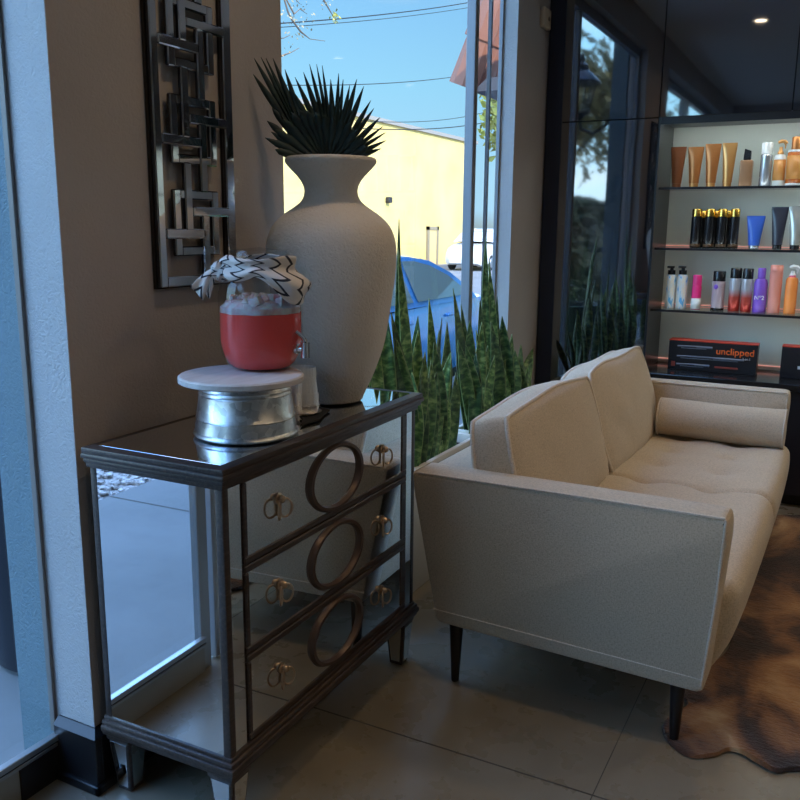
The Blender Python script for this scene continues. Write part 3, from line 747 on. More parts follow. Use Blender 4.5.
def rug_mb():
    b = MB(); rings = [1.0, .995, .985, .96, .92, .86, .78, .68, .56, .42, .28, .14]; vs = []; fs = []; n = len(lp)
    for ri, s in enumerate(rings):
        for (x, y) in lp:
            X, Y = cx+(x-cx)*s, cy+(y-cy)*s; wav = .5+.5*noise.noise(Vector((X*5,Y*5,0)))
            lift = .010*wav*max(0, 1-(1-s)*9)
            z = (0.0012 if ri == 0 else .009+.003*wav)+(lift if ri else lift*.8)
            vs.append((X, Y, z))
    for r_ in range(len(rings)-1):
        for i in range(n): j = (i+1)%n; fs.append([r_*n+i, r_*n+j, (r_+1)*n+j, (r_+1)*n+i])
    fs.append([(len(rings)-1)*n+i for i in range(n)])
    b.add(vs, fs); return b
obj('cowhide_rug', rug_mb(), M_HIDE, label='brown cowhide rug spread on the concrete in front of the sofa', cat='rug', smooth=60)

# ------------------------------------------------------------------ planters and snake plants
def planter(x0, x1, lab):
    r_ = empty('trough_planter', lab, 'planter', ((x0+x1)/2,1.46,0), 0, 'planters along the window')
    b = MB(); y0, y1, h, t = 1.385, 1.545, .497, .022
    b.box((x0,y0,0),(x1,y0+t,h),.004,2); b.box((x0,y1-t,0),(x1,y1,h),.004,2); b.box((x0,y0+.004,0),(x0+t,y1-.004,h),.004,2); b.box((x1-t,y0+.004,0),(x1,y1-.004,h),.004,2); b.box((x0+.01,y0+.01,.0),(x1-.01,y1-.01,.03))
    obj('trough', b, M_PLANTER, r_); obj('soil', MB().box((x0+t-.001,y0+t-.001,.03),(x1-t+.001,y1-t+.001,.455)), M_SOIL, r_, smooth=0)
planter(2.44, 3.425, 'cream trough planter standing between the chest and the sofa back')
planter(3.465, 4.45, 'cream trough planter nearest the glossy black cabinet')
LEAF = [0]
def blade(mb, base, tip, w, bend=0., curl=.35, face=None):
    base, tip = Vector(base), Vector(tip); n = 16; ax = tip-base; ln = ax.length; t0 = ax.normalized()
    fv = Vector(face) if face else Vector((random.uniform(-.9,-.3), random.uniform(-.9,-.2), 0)); fv.normalize()
    side = t0.cross(fv).normalized(); nr = side.cross(t0).normalized(); vs = []; uvs = []; fs = []
    tw = random.uniform(-.9,.9); LEAF[0] += 1
    for i in range(n+1):
        t = i/n; wd = w*(.55+.45*math.sin(min(1,t/.5)*PI/2))*(1-max(0,(t-.55)/.45)**1.7)*.5+.0006
        c0 = base+ax*t+nr*bend*math.sin(PI*t)*ln
        s2 = (side*math.cos(tw*t)+nr*math.sin(tw*t)); n2 = nr*math.cos(tw*t)-side*math.sin(tw*t)
        for j in range(5):
            q = (j-2)/2; vs.append(c0+s2*wd*q+n2*wd*curl*(q*q)); uvs.append((LEAF[0]+.5+q*.495, t*ln))
    for i in range(n):
        for j in range(4): a = i*5+j; fs.append([a,a+1,a+6,a+5])
    mb.add(vs, fs, uvs)
random.seed(21)
def snake(lab, leaves):
    b = MB(); bs = []
    for (tx, ty, Y, bx_, w) in leaves:
        tip = at(tx, ty, Y=Y); base = Vector((bx_+random.uniform(-.07,.07), min(1.51,max(1.42, Y-.01+random.uniform(-.01,.01))), .45)); bs.append(base)
        blade(b, base, tip, w*.86, random.uniform(-.05,.05))
    c = sum(bs, Vector())/len(bs)
    r_ = empty('snake_plant', lab, 'plant', (c.x,c.y,.45), 0, 'snake plants in the troughs')
    obj('foliage', b, M_LEAF, r_, smooth=60, solid=.0025)
snake('tallest snake plant, behind the vase, with two thin leaves reaching above the car', [
    (399,219,1.50,2.86,.030),(398,246,1.47,2.88,.055),(403,300,1.49,2.90,.060),(391,312,1.46,2.78,.075),(383,296,1.50,2.74,.07),(377,335,1.47,2.66,.075),(407,315,1.51,2.92,.05),(397,340,1.44,2.83,.08),(371,350,1.50,2.62,.08),(362,345,1.50,2.56,.08)])
snake('dark broad-leaved snake plant beside the far corner of the chest', [
    (425,352,1.44,2.86,.075),(437,372,1.44,2.99,.07),(418,330,1.46,2.93,.085),(443,385,1.45,3.06,.06),(412,372,1.43,2.80,.08),(431,360,1.46,2.92,.075),(449,398,1.45,3.08,.05),(422,380,1.42,2.84,.08)])
snake('snake plant in front of the car door, its leaves crossing each other', [
    (429,298,1.50,3.18,.055),(442,318,1.48,3.05,.05),(434,342,1.46,3.12,.07),(447,322,1.50,3.20,.07),(418,316,1.51,3.02,.075),(439,330,1.50,3.10,.06),(451,352,1.47,3.16,.07),(456,372,1.46,3.22,.06)])
snake('snake plant with one broad pointed leaf below the pale window post', [
    (453,288,1.49,3.56,.085),(461,304,1.51,3.52,.06),(470,320,1.47,3.60,.08),(482,322,1.46,3.54,.07),(466,345,1.45,3.58,.075),(495,355,1.43,3.50,.055),(476,352,1.44,3.52,.07),(488,345,1.46,3.62,.06),(458,340,1.47,3.50,.07)])
snake('snake plant with a tall narrow leaf against the window jamb', [
    (486,236,1.49,3.84,.045),(489,262,1.50,3.90,.05),(497,296,1.48,3.90,.045),(502,316,1.47,3.96,.085),(480,300,1.50,3.78,.06),(491,322,1.46,3.82,.08),(507,330,1.50,4.02,.06),(476,330,1.47,3.74,.07),(498,345,1.45,3.86,.07)])
snake('short snake plant at the far end, before the second brown pier', [
    (512,334,1.49,4.12,.06),(521,344,1.50,4.16,.05),(533,348,1.50,4.20,.075),(528,366,1.48,4.24,.07),(515,350,1.46,4.08,.08),(505,352,1.47,4.00,.07),(519,362,1.45,4.14,.07)])

# ------------------------------------------------------------------ black built-in: tall cabinet, upper cabinets, counter, display niche
tc = empty('tall_cabinet', 'full-height glossy black cabinet beside the second brown pier', 'cabinet', (XF+.2,1.2,0))
obj('body', MB().box((XF+.022,.947,0),(5.05,1.545,2.96)), M_SATIN, tc, smooth=0)
obj('filler', MB().box((XF+.004,1.464,0),(XF+.022,1.552,2.96)), M_NAVY, tc, smooth=0)
obj('door', MB().box((XF,.948,.06),(XF+.02,1.461,1.962),.0015,1), M_GLOSS, tc, smooth=0, label='lower glossy black door')
obj('door', MB().box((XF,.948,1.966),(XF+.02,1.461,2.95),.0015,1), M_GLOSS, tc, smooth=0, label='upper glossy black door')
NY0, NY1 = -2.2, .937
uc = empty('upper_cabinet', 'row of glossy black overhead cabinet doors above the lit shelves', 'cabinet', (XF+.2,-.1,1.965))
obj('body', MB().box((XF+.022,NY0,1.97),(5.05,.944,2.66)), M_SATIN, uc, smooth=0)
for y0, y1 in ((.3245,.944),(-.295,.3215),(-.915,-.298),(-1.535,-.918),(-2.2,-1.538)):
    obj('door', MB().box((XF,y0,1.966),(XF+.02,y1,2.66),.0015,1), M_GLOSS, uc, smooth=0)
cc = empty('counter_cabinet', 'low black cabinet run under the lit shelves behind the sofa', 'cabinet', (XF+.2,-.1,0))
obj('body', MB().box((XF,NY0,.06),(5.05,.944,.612)), M_SATIN, cc, smooth=0)
obj('plinth', MB().box((XF+.05,NY0,0),(5.05,.944,.06)), M_BASE, cc, smooth=0)
for y0, y1 in ((.3245,.942),(-.295,.3215),(-.915,-.298),(-1.535,-.918),(-2.2,-1.538)):
    obj('door', MB().box((XF-.02,y0,.07),(XF-.001,y1,.605),.0015,1), M_SATIN, cc, smooth=0)
obj('worktop', MB().box((XF-.06,NY0,.613),(5.05,.944,.648),.003,2), M_STONE, label='black worktop running below the glass shelves', cat='worktop', smooth=20)
du = empty('display_unit', 'open lit display niche with three glass shelves beside the tall black cabinet', 'display shelves', (4.85,-.1,.65))
obj('back_panel', MB().box((5.032,NY0,.649),(5.05,NY1,1.966)), M_NICHE, du, smooth=0)
obj('side_panel', MB().box((XF,NY1,.649),(5.03,.946,1.966)), M_SATIN, du, smooth=0)
obj('side_panel', MB().box((XF,NY0-.01,.649),(5.03,NY0,1.966)), M_SATIN, du, smooth=0)
obj('top_panel', MB().box((XF+.03,NY0,1.950),(5.03,NY1,1.966)).box((XF+.004,NY0,1.930),(XF+.03,NY1,1.966)), M_SATIN, du, smooth=0)
SH = {1: 1.620, 2: 1.307, 3: .980}
for z in SH.values():
    obj('glass_shelf', MB().box((4.72,NY0,z-.008),(5.03,NY1,z),.001,1), M_SHELF, du, smooth=0)
M_LEDP = mat('led_pink', (1,.6,.5), .5, 0, emit=.45, ecol=(1,.40,.34)); M_LEDW = mat('led_white', (1,1,1), .5, 0, emit=20., ecol=(.90,1,.97))
for z in (1.62,1.307,.98,.665):
    obj('led_strip', MB().box((5.024,NY0,z+.004),(5.031,NY1,z+.008)), M_LEDP, du, smooth=0, label='thin pink light strip')
M_SHELF_FILL = mat('shelf_fill', (1,1,1), .5, 0, emit=9., ecol=(.90,.97,1))  # added glow under each shelf, put in to brighten the niche
for z in SH.values(): obj('light_strip', MB().box((4.722,NY0,z-.012),(4.734,NY1,z-.0085)), M_SHELF_FILL, du, smooth=0, label='added white fill strip under a glass shelf'); obj('strip_lip', MB().box((4.716,NY0,z-.013),(4.721,NY1,z-.0005)), M_SATIN, du, smooth=0)
obj('light_strip', MB().box((4.712,NY0,1.940),(4.732,NY1,1.9495)), M_LEDW, du, smooth=0, label='white light strip')

struct('soffit', MB().box((XF+.02,-2.2,2.665),(5.05,.944,CEIL)), M_CEIL, smooth=0).name = 'wall_far_soffit'
# products
M_COPPER = mat('copper_foil', (.46,.17,.05), .3, .6); M_COPPER2 = mat('pale_copper', (.62,.30,.10), .28, .65); M_COPPER3 = mat('brown_copper', (.22,.075,.03), .32, .5)
M_BLK = mat('black_plastic', (.01,.01,.012), .22); M_GOLD = mat('gold_cap', (.78,.48,.10), .2, 1.); M_WHT = mat('white_plastic', (.75,.75,.74), .35)
M_SILV = mat('silver_bottle', (.50,.52,.56), .25, .7); M_BLUE = mat('blue_tube', (.035,.11,.50), .3); M_PEARL = mat('pearl_tube', (.50,.50,.47), .22, .5)
M_PINK = mat('hot_pink', (.80,.03,.20), .4); M_MAUVE = mat('mauve_bottle', (.42,.32,.36), .35); M_PURP = mat('purple_bottle', (.22,.09,.55), .35); M_SALM = mat('salmon_bottle', (.80,.30,.23), .45)
M_AMBER = mat('amber_bottle', (.45,.11,.02), .2); M_ORNG = mat('orange_label', (.90,.28,.06), .45); M_OLABEL = mat('gold_label', (.60,.25,.06), .4)
M_ROSE = mat('rose_collar', (.78,.09,.16), .4); M_DKT = mat('charcoal_tube', (.035,.037,.055), .25); M_TXT = mat('white_print', (.8,.8,.8), .5); M_OTXT = mat('orange_print', (.85,.14,.02), .5); M_RED = mat('red_top', (.55,.045,.02), .5)
M_GRAD = mat('silver_red', (.6,.6,.6), .28, .4)
_g = N(M_GRAD, 'ShaderNodeSeparateXYZ'); _c = N(M_GRAD, 'ShaderNodeTexCoord'); L(M_GRAD, _c.outputs['Generated'], _g.inputs[0])
color(M_GRAD, ramp(M_GRAD, _g.outputs['Z'], [(.1,(.40,.03,.02)),(.42,(.50,.08,.06)),(.66,(.50,.50,.55)),(1,(.55,.56,.60))]))
M_WBLUE = mat('white_blue_label', (.7,.66,.58), .4)
_f = noise_fac(M_WBLUE, 3.0, 3, kind='Generated'); color(M_WBLUE, ramp(M_WBLUE, _f, [(.40,(.72,.66,.56)),(.55,(.60,.68,.74)),(.62,(.10,.36,.66))]))
PX = 4.83
def span(x0, x1, X=PX, ym=250): return at(x0, ym, X=X).y, at(x1, ym, X=X).y
def prod(name, lab, cat, x0, x1, ytop, shelf, X=PX, group=None):
    z = SH[shelf] if shelf in SH else .648
    a, b = span(x0, x1, X, {1:166, 2:229, 3:290}.get(shelf, 355)); r_ = empty(name, lab, cat, (X,(a+b)/2,z+.0005), 0, group); xm = (x0+x1)/2
    return r_, abs(a-b)/2, at(xm, ytop, X=X).z-z, (a+b)/2, z+.0005
def tube_prod(lab, x0, x1, ytop, shelf, m1, m2, group=None, caph=.10):
    r_, w, h, y, z = prod('cosmetic_tube', lab, 'tube', x0, x1, ytop, shelf, group=group)
    b = MB(); n = 32; st = [(0,.62,.62),(.15,.66,.60),(.4,.76,.50),(.65,.87,.34),(.85,.96,.16),(.93,1,.06),(1,1,.05)]
    vs = []; fs = []; z0 = h*caph
    for t, wy, wx in st:
        for k in range(n): a = 2*PI*k/n; vs.append((PX+w*wx*math.cos(a), y+w*wy*math.sin(a), z+z0+(h-z0)*t))
    for i in range(len(st)-1):
        for k in range(n): fs.append([i*n+k, i*n+(k+1)%n, (i+1)*n+(k+1)%n, (i+1)*n+k])
    fs.append([(len(st)-1)*n+k for k in range(n)]); fs.append(list(range(n))[::-1]); b.add(vs, fs)
    obj('body', b, m1, r_, smooth=50); obj('cap', MB().lathe([(w*.52,0),(w*.56,.002),(w*.57,z0-.001),(w*.5,z0+.001)], (PX,y,z), 28), m2, r_)
    bd = MB().box((PX-w*.52,y-w*.42,z+h*.62),(PX-w*.40,y+w*.42,z+h*.635)); 
    return r_
def bottle(lab, x0, x1, ytop, shelf, m1, m2, neck=.78, capr=.9, name='product_bottle', shoulder=.04, X=PX, group=None, capname='cap'):
    r_, w, h, y, z = prod(name, lab, 'bottle', x0, x1, ytop, shelf, X, group)
    zs = h*neck; b = MB().lathe([(w*.94,0),(w,.004),(w,zs-shoulder*h),(w*(.55+.45*capr),zs-.004),(w*capr*.9,zs),(w*capr*.8,zs+.004)], (X,y,z), 32)
    obj('body', b, m1, r_, smooth=40)
    obj(capname, MB().lathe([(w*capr,zs+.001),(w*capr,h-.004),(w*capr*.9,h),(.001,h)], (X,y,z), 28), m2, r_, smooth=40)
    return r_, w, h, y, z, zs
def band(r_, w, y, z, z0, z1, m_, name='label_band', X=PX): obj(name, MB().lathe([(w+.0008,z0),(w+.0008,z1)], (X,y,z), 32, cap=False), m_, r_, solid=.0005)
G1 = 'copper tubes on the top glass shelf'
tube_prod('dark brown copper tube, first on the top shelf beside the black cabinet', 670, 685.5, 147, 1, M_COPPER3, M_COPPER3, G1)
tube_prod('matte copper tube, second from the black cabinet on the top shelf', 687, 703, 147, 1, M_COPPER, M_COPPER2, G1)
tube_prod('deep orange copper tube with dark crimped end on the top shelf', 704, 720, 144, 1, M_COPPER, M_COPPER2, G1)
tube_prod('palest and tallest copper tube on the top shelf', 721, 736, 143, 1, M_COPPER2, M_COPPER2, G1)
r_, w, h, y, z = prod('product_bottle', 'small brown square bottle with slanted black cap on the top shelf', 'bottle', 740.5, 753, 149, 1)
obj('body', MB().box((PX-w,y-w,z),(PX+w,y+w,z+h*.70),.006,3), mat('tan_brown', (.36,.19,.10), .3, .4), r_)
obj('cap', MB().hexa([(PX-w*.6,y-w*.6,z+h*.705),(PX+w*.6,y-w*.6,z+h*.705),(PX+w*.6,y+w*.6,z+h*.705),(PX-w*.6,y+w*.6,z+h*.705)], [(PX-w*.6,y-w*.6,z+h*.94),(PX+w*.6,y-w*.6,z+h*.94),(PX+w*.6,y+w*.45,z+h),(PX-w*.6,y+w*.45,z+h)], .002, 1), M_BLK, r_)
r_, w, h, y, z, zs = bottle('slim silver bottle with white pump top on the top shelf', 760, 772, 143, 1, M_SILV, M_WHT, .74, .95)
def trigger(r_, w, h, y, z, zs, m_, X=PX, s=1.):
    t = MB(); t.lathe([(w*.55,zs+.001),(w*.5,zs+.012),(w*.3,zs+.02),(w*.3,zs+(h-zs)*.45)], (X,y,z), 20)
    zt = z+zs+(h-zs)*.72
    t.tube([(X,y+w*.55,zt),(X,y,zt+.006),(X,y-w*.6,zt+.005),(X,y-w*1.0,zt-.006)], [w*.22,w*.36,w*.30,w*.2], 12)
    t.tube([(X,y-w*.5,zt-.002),(X,y-w*.75,zt-.014),(X,y-w*.7,zt-.030)], [w*.16,w*.14,w*.10], 10)
    obj('trigger', t, m_, r_, smooth=50)
def spray(lab, x0, x1, ytop, shelf, m1, m2, neck):
    r_, w, h, y, z = prod('spray_bottle', lab, 'spray bottle', x0, x1, ytop, shelf); zs = h*neck
    obj('body', MB().lathe([(w*.94,0),(w,.004),(w,zs*.9),(w*.85,zs*.97),(w*.5,zs)], (PX,y,z), 32), m1, r_, smooth=40)
    trigger(r_, w, h, y, z, zs, m2); return r_, w, h, y, z, zs
r_, w, h, y, z, zs = spray('pale spray bottle with copper label and curved copper trigger on the top shelf', 773.5, 785.5, 138, 1, M_WHT, M_COPPER2, .66)
band(r_, w, y, z, h*.12, h*.55, M_OLABEL)
r_, w, h, y, z, zs = bottle('large amber bottle with gold label at the edge of the top shelf', 786.5, 803, 137, 1, M_AMBER, M_COPPER, .72, .62, shoulder=.05)
band(r_, w, y, z, .003, .014, M_WHT, 'base_ring'); band(r_, w, y, z, h*.14, h*.62, M_OLABEL)
obj('collar', MB().lathe([(w*.95,zs-.006),(w*.95,zs+.004)], (PX,y,z), 28), M_WHT, r_)
G2 = 'black bottles with gold caps on the middle glass shelf'
for i, (x0, x1) in enumerate(((690,702),(703.5,715.5),(716,727.5),(728.5,740))):
    which = ['first', 'second', 'third', 'fourth'][i]
    r_, w, h, y, z, zs = bottle(f'black bottle with gold cap, {which} from the black cabinet in the front row', x0+.9, x1-.9, 209, 2, M_BLK, M_GOLD, .80, .97, group=G2, shoulder=.01)
    band(r_, w, y, z, h*.03, h*.10, mat('brown_print', (.10,.05,.02), .4))
for i, (x0, x1) in enumerate(((697,707),(710,720),(723,732.5))):
    which = ['first', 'second', 'third'][i]
    bottle(f'black bottle with gold cap in the back row, {which} from the black cabinet', x0, x1, 210.5, 2, M_BLK, M_GOLD, .80, .97, X=4.93, group=G2, shoulder=.01)
tube_prod('short blue tube with silver cap on the middle shelf', 746, 764.5, 216, 2, M_BLUE, M_SILV)
tube_prod('charcoal tube with pale print on the middle shelf', 770, 787, 207, 2, M_DKT, M_BLK)
tube_prod('pearly grey tube with black cap on the middle shelf', 787.5, 805, 206, 2, M_PEARL, M_BLK)
G3 = 'pump bottles on the lowest glass shelf'
for x0, x1, lab, yt in ((665.5,675.5,'cream pump bottle with blue blot, against the side of the niche',266),(676.5,687,'cream pump bottle with blue blot, second from the side of the niche',266)):
    r_, w, h, y, z = prod('pump_bottle', lab, 'pump bottle', x0, x1, yt, 3, group=G3)
    obj('body', MB().lathe([(w*.94,0),(w,.004),(w,h*.74),(w*.8,h*.79),(w*.6,h*.80)], (PX,y,z), 30), M_WBLUE, r_, smooth=40)
    obj('pump', MB().lathe([(w*.75,h*.80),(w*.75,h*.90),(w*.35,h*.91),(w*.35,h*.97)], (PX,y,z), 24).box((PX-w*.4,y-w*.5,z+h*.95),(PX+w*.4,y+w*.9,z+h),.002,2), M_BLK, r_)
r_, w, h, y, z, zs = bottle('slim hot pink bottle with white base on the lowest glass shelf', 692, 701.5, 275, 3, M_PINK, M_PINK, .70, .96)
band(r_, w, y, z, 0.002, h*.32, M_WHT, 'base_band')
r_, w, h, y, z, zs = bottle('mauve bottle with black cap and purple emblem on the lowest glass shelf', 712, 725, 271, 3, M_MAUVE, M_BLK, .74, .97)
obj('emblem', MB().sphere((PX-w*.92,y+w*.25,z+h*.60), (w*.12,w*.4,w*.42)), M_PURP, r_); band(r_, w, y, z, 0, h*.06, M_BLK, 'base_band')
G4 = 'silver and red spray cans'
bottle('silver can fading to red, black cap, the one nearer the mauve bottle', 729, 741, 268, 3, M_GRAD, M_BLK, .76, .97, name='spray_can', group=G4)
bottle('silver can fading to red, black cap, the one touching the purple bottle', 741.3, 752.5, 268.5, 3, M_GRAD, M_BLK, .76, .97, name='spray_can', group=G4, X=4.82)
r_, w, h, y, z, zs = bottle('purple bottle with white lettering on the lowest glass shelf', 753.5, 767.5, 268, 3, M_PURP, M_PURP, .76, .58, shoulder=.10)
RF = Matrix(((0,0,-1),(-1,0,0),(0,1,0)))    # lettering faces -x (towards the room), reads along -y
text('lettering', 'Nº2', .030, (PX-w-.001, y, z+h*.33), RF, M_TXT, r_)
r_, w, h, y, z, zs = bottle('tall salmon pink cylinder bottle on the lowest glass shelf', 768.5, 781.5, 265, 3, M_SALM, M_SALM, .86, 1.0, shoulder=.005)
r_, w, h, y, z, zs = spray('orange and pink spray bottle with white trigger on the lowest glass shelf', 785, 797.5, 264, 3, M_ORNG, M_WHT, .74)
obj('collar', MB().lathe([(w*.9,zs*.88),(w*.55,zs*1.01),(w*.5,zs*1.06)], (PX,y,z), 24), M_ROSE, r_)
# boxes on the worktop
M_CARD = mat('black_card', (.010,.010,.014), .35)
def carton(lab, x0, x1, ytop, X=4.80):
    a = at(x0, 360, X=X); b = at(x1, 360, X=X); h = at((x0+x1)/2, ytop, X=X).z-.6485; y0, y1 = min(a.y,b.y), max(a.y,b.y)
    r_ = empty('product_box', lab, 'box', (X+.04,(y0+y1)/2,.6485), 0)
    obj('carton', MB().box((X,y0,.6485),(X+.09,y1,.6485+h),.0015,1), M_CARD, r_, smooth=0)
    obj('red_top', MB().box((X-.0005,y0-.0005,.6485+h-.004),(X+.0905,y1+.0005,.6485+h+.0008)), M_RED, r_, smooth=0, label='red top face')
    return r_, y0, y1, h, X
r_, y0, y1, h, X = carton('long black box with orange lettering on the worktop behind the sofa', 668, 757, 342)
text('lettering', 'unclipped', .050, (X-.001, y0+(y1-y0)*.245, .6485+h*.70), RF, M_OTXT, r_, bold=.0005)
text('small_lettering', '3-in-1', .018, (X-.001, y0+(y1-y0)*.115, .6485+h*.50), RF, M_TXT, r_)
wp = MB()
for fz, f0, f1 in ((.80,.50,.90),(.46,.14,.90),(.19,.52,.90)):
    yA, yB, zz = y0+(y1-y0)*f0, y0+(y1-y0)*f1, .6485+h*fz
    wp.tube([(X,yB,zz),(X,yB-(yB-yA)*.6,zz+.002)], .0045, 8).tube([(X,yB-(yB-yA)*.55,zz),(X,yA,zz)], .0065, 8)
    wp.tube([(X,yB-.02,zz-.010),(X,yA+.03,zz-.010)], .0022, 6)
obj('curling_wand_picture', wp, mat('wand_print', (.16,.17,.21), .4), r_)
M_DRP = mat('dark_red_print', (.30,.05,.03), .5)
obj('red_print', MB().box((X-.001,y0+(y1-y0)*.20,.6485+h*.14),(X,y0+(y1-y0)*.46,.6485+h*.20)), M_DRP, r_, smooth=0)
obj('emblem_print', MB().box((X-.001,y0+(y1-y0)*.915,.6485+h*.10),(X,y0+(y1-y0)*.96,.6485+h*.27)), M_DRP, r_, smooth=0)
r_, y0, y1, h, X = carton('black box with red top cut by the edge of the photo, on the worktop', 781, 862, 348.5)
obj('white_print', MB().box((X-.001,y0+(y1-y0)*.66,.6485+h*.30),(X,y0+(y1-y0)*.78,.6485+h*.40)), M_TXT, r_, smooth=0)

# ------------------------------------------------------------------ outdoors
GZ = -.28
struct('ground', MB().box((-60,-40,GZ-.2),(140,120,GZ)), M_ASPH, smooth=0)
struct('sidewalk', MB().box((-12,1.765,GZ),(14,3.32,-.015),.01,1), M_WALK, smooth=0).name = 'pavement'
sj = MB()
for x in (-2.4,-.45,3.4,5.6): sj.box((x-.006,1.83,-.015),(x+.006,3.31,-.0142))
struct('pavement_joint', sj, M_JOINT, smooth=0).name = 'trim_4'
pm = MB(); random.seed(5)
pm.box((-3.4,3.34,GZ),(2.2,4.75,-.05))
for k in range(2600):
    x, y = random.uniform(-3.2,1.4), random.uniform(3.36,4.6); s = random.uniform(.018,.04)
    b = bmesh.new(); bmesh.ops.create_icosphere(b, subdivisions=1, radius=1)
    for v in b.verts: v.co = Vector((x+v.co.x*s*random.uniform(.8,1.2), y+v.co.y*s, -.04+v.co.z*s*.6))
    pm.bm(b)
obj('pebbles', pm, M_PEB, label='bed of grey and white pebbles beyond the pavement', cat='pebbles', kind='stuff')
# outdoor black planter just past the pier
obj('round_planter', MB().lathe([(.20,0),(.235,.02),(.30,.35),(.325,.72),(.335,.76),(.30,.76),(.29,.70),(.001,.68)], (1.86,2.24,-.0148), 48), mat('black_pot', (.012,.014,.022), .45), label='big dark round planter outside the left storefront pane', cat='planter')
# wall lantern outside, seen only as a reflection in the glossy cabinet
ln = empty('wall_lantern', 'black carriage lantern on the outside of the pier, reflected in the glossy cabinet', 'lantern', (2.02,2.10,2.35))
lx, ly, lz = 2.02, 2.14, 2.36
cage = MB()
for k in range(6):
    a = 2*PI*k/6; cage.tube([(lx+.075*math.cos(a),ly+.075*math.sin(a),lz),(lx+.125*math.cos(a),ly+.125*math.sin(a),lz+.22)], .008, 6)
cage.lathe([(.085,-.02),(.08,.0),(.05,-.03),(.02,-.06)], (lx,ly,lz), 24)
cage.lathe([(.16,.22),(.165,.235),(.10,.30),(.06,.33),(.055,.37),(.02,.40),(.03,.42),(.012,.46)], (lx,ly,lz), 24)
obj('cage', cage, M_BLK, ln)
obj('lantern_glass', MB().lathe([(.072,0),(.120,.22)], (lx,ly,lz), 6, cap=False), M_PANE, ln, smooth=0)
obj('bracket', MB().tube([(lx,ly,lz-.05),(lx,ly-.02,lz-.14),(lx,ly-.12,lz-.18),(lx,ly-.22,lz-.12),(lx,ly-.29,lz-.04)], .014, 10).lathe([(.06,0),(.055,.02),(.02,.025)], (lx,1.82,lz-.05), 20, Matrix.Rotation(-PI/2, 3, 'X')), M_BLK, ln)
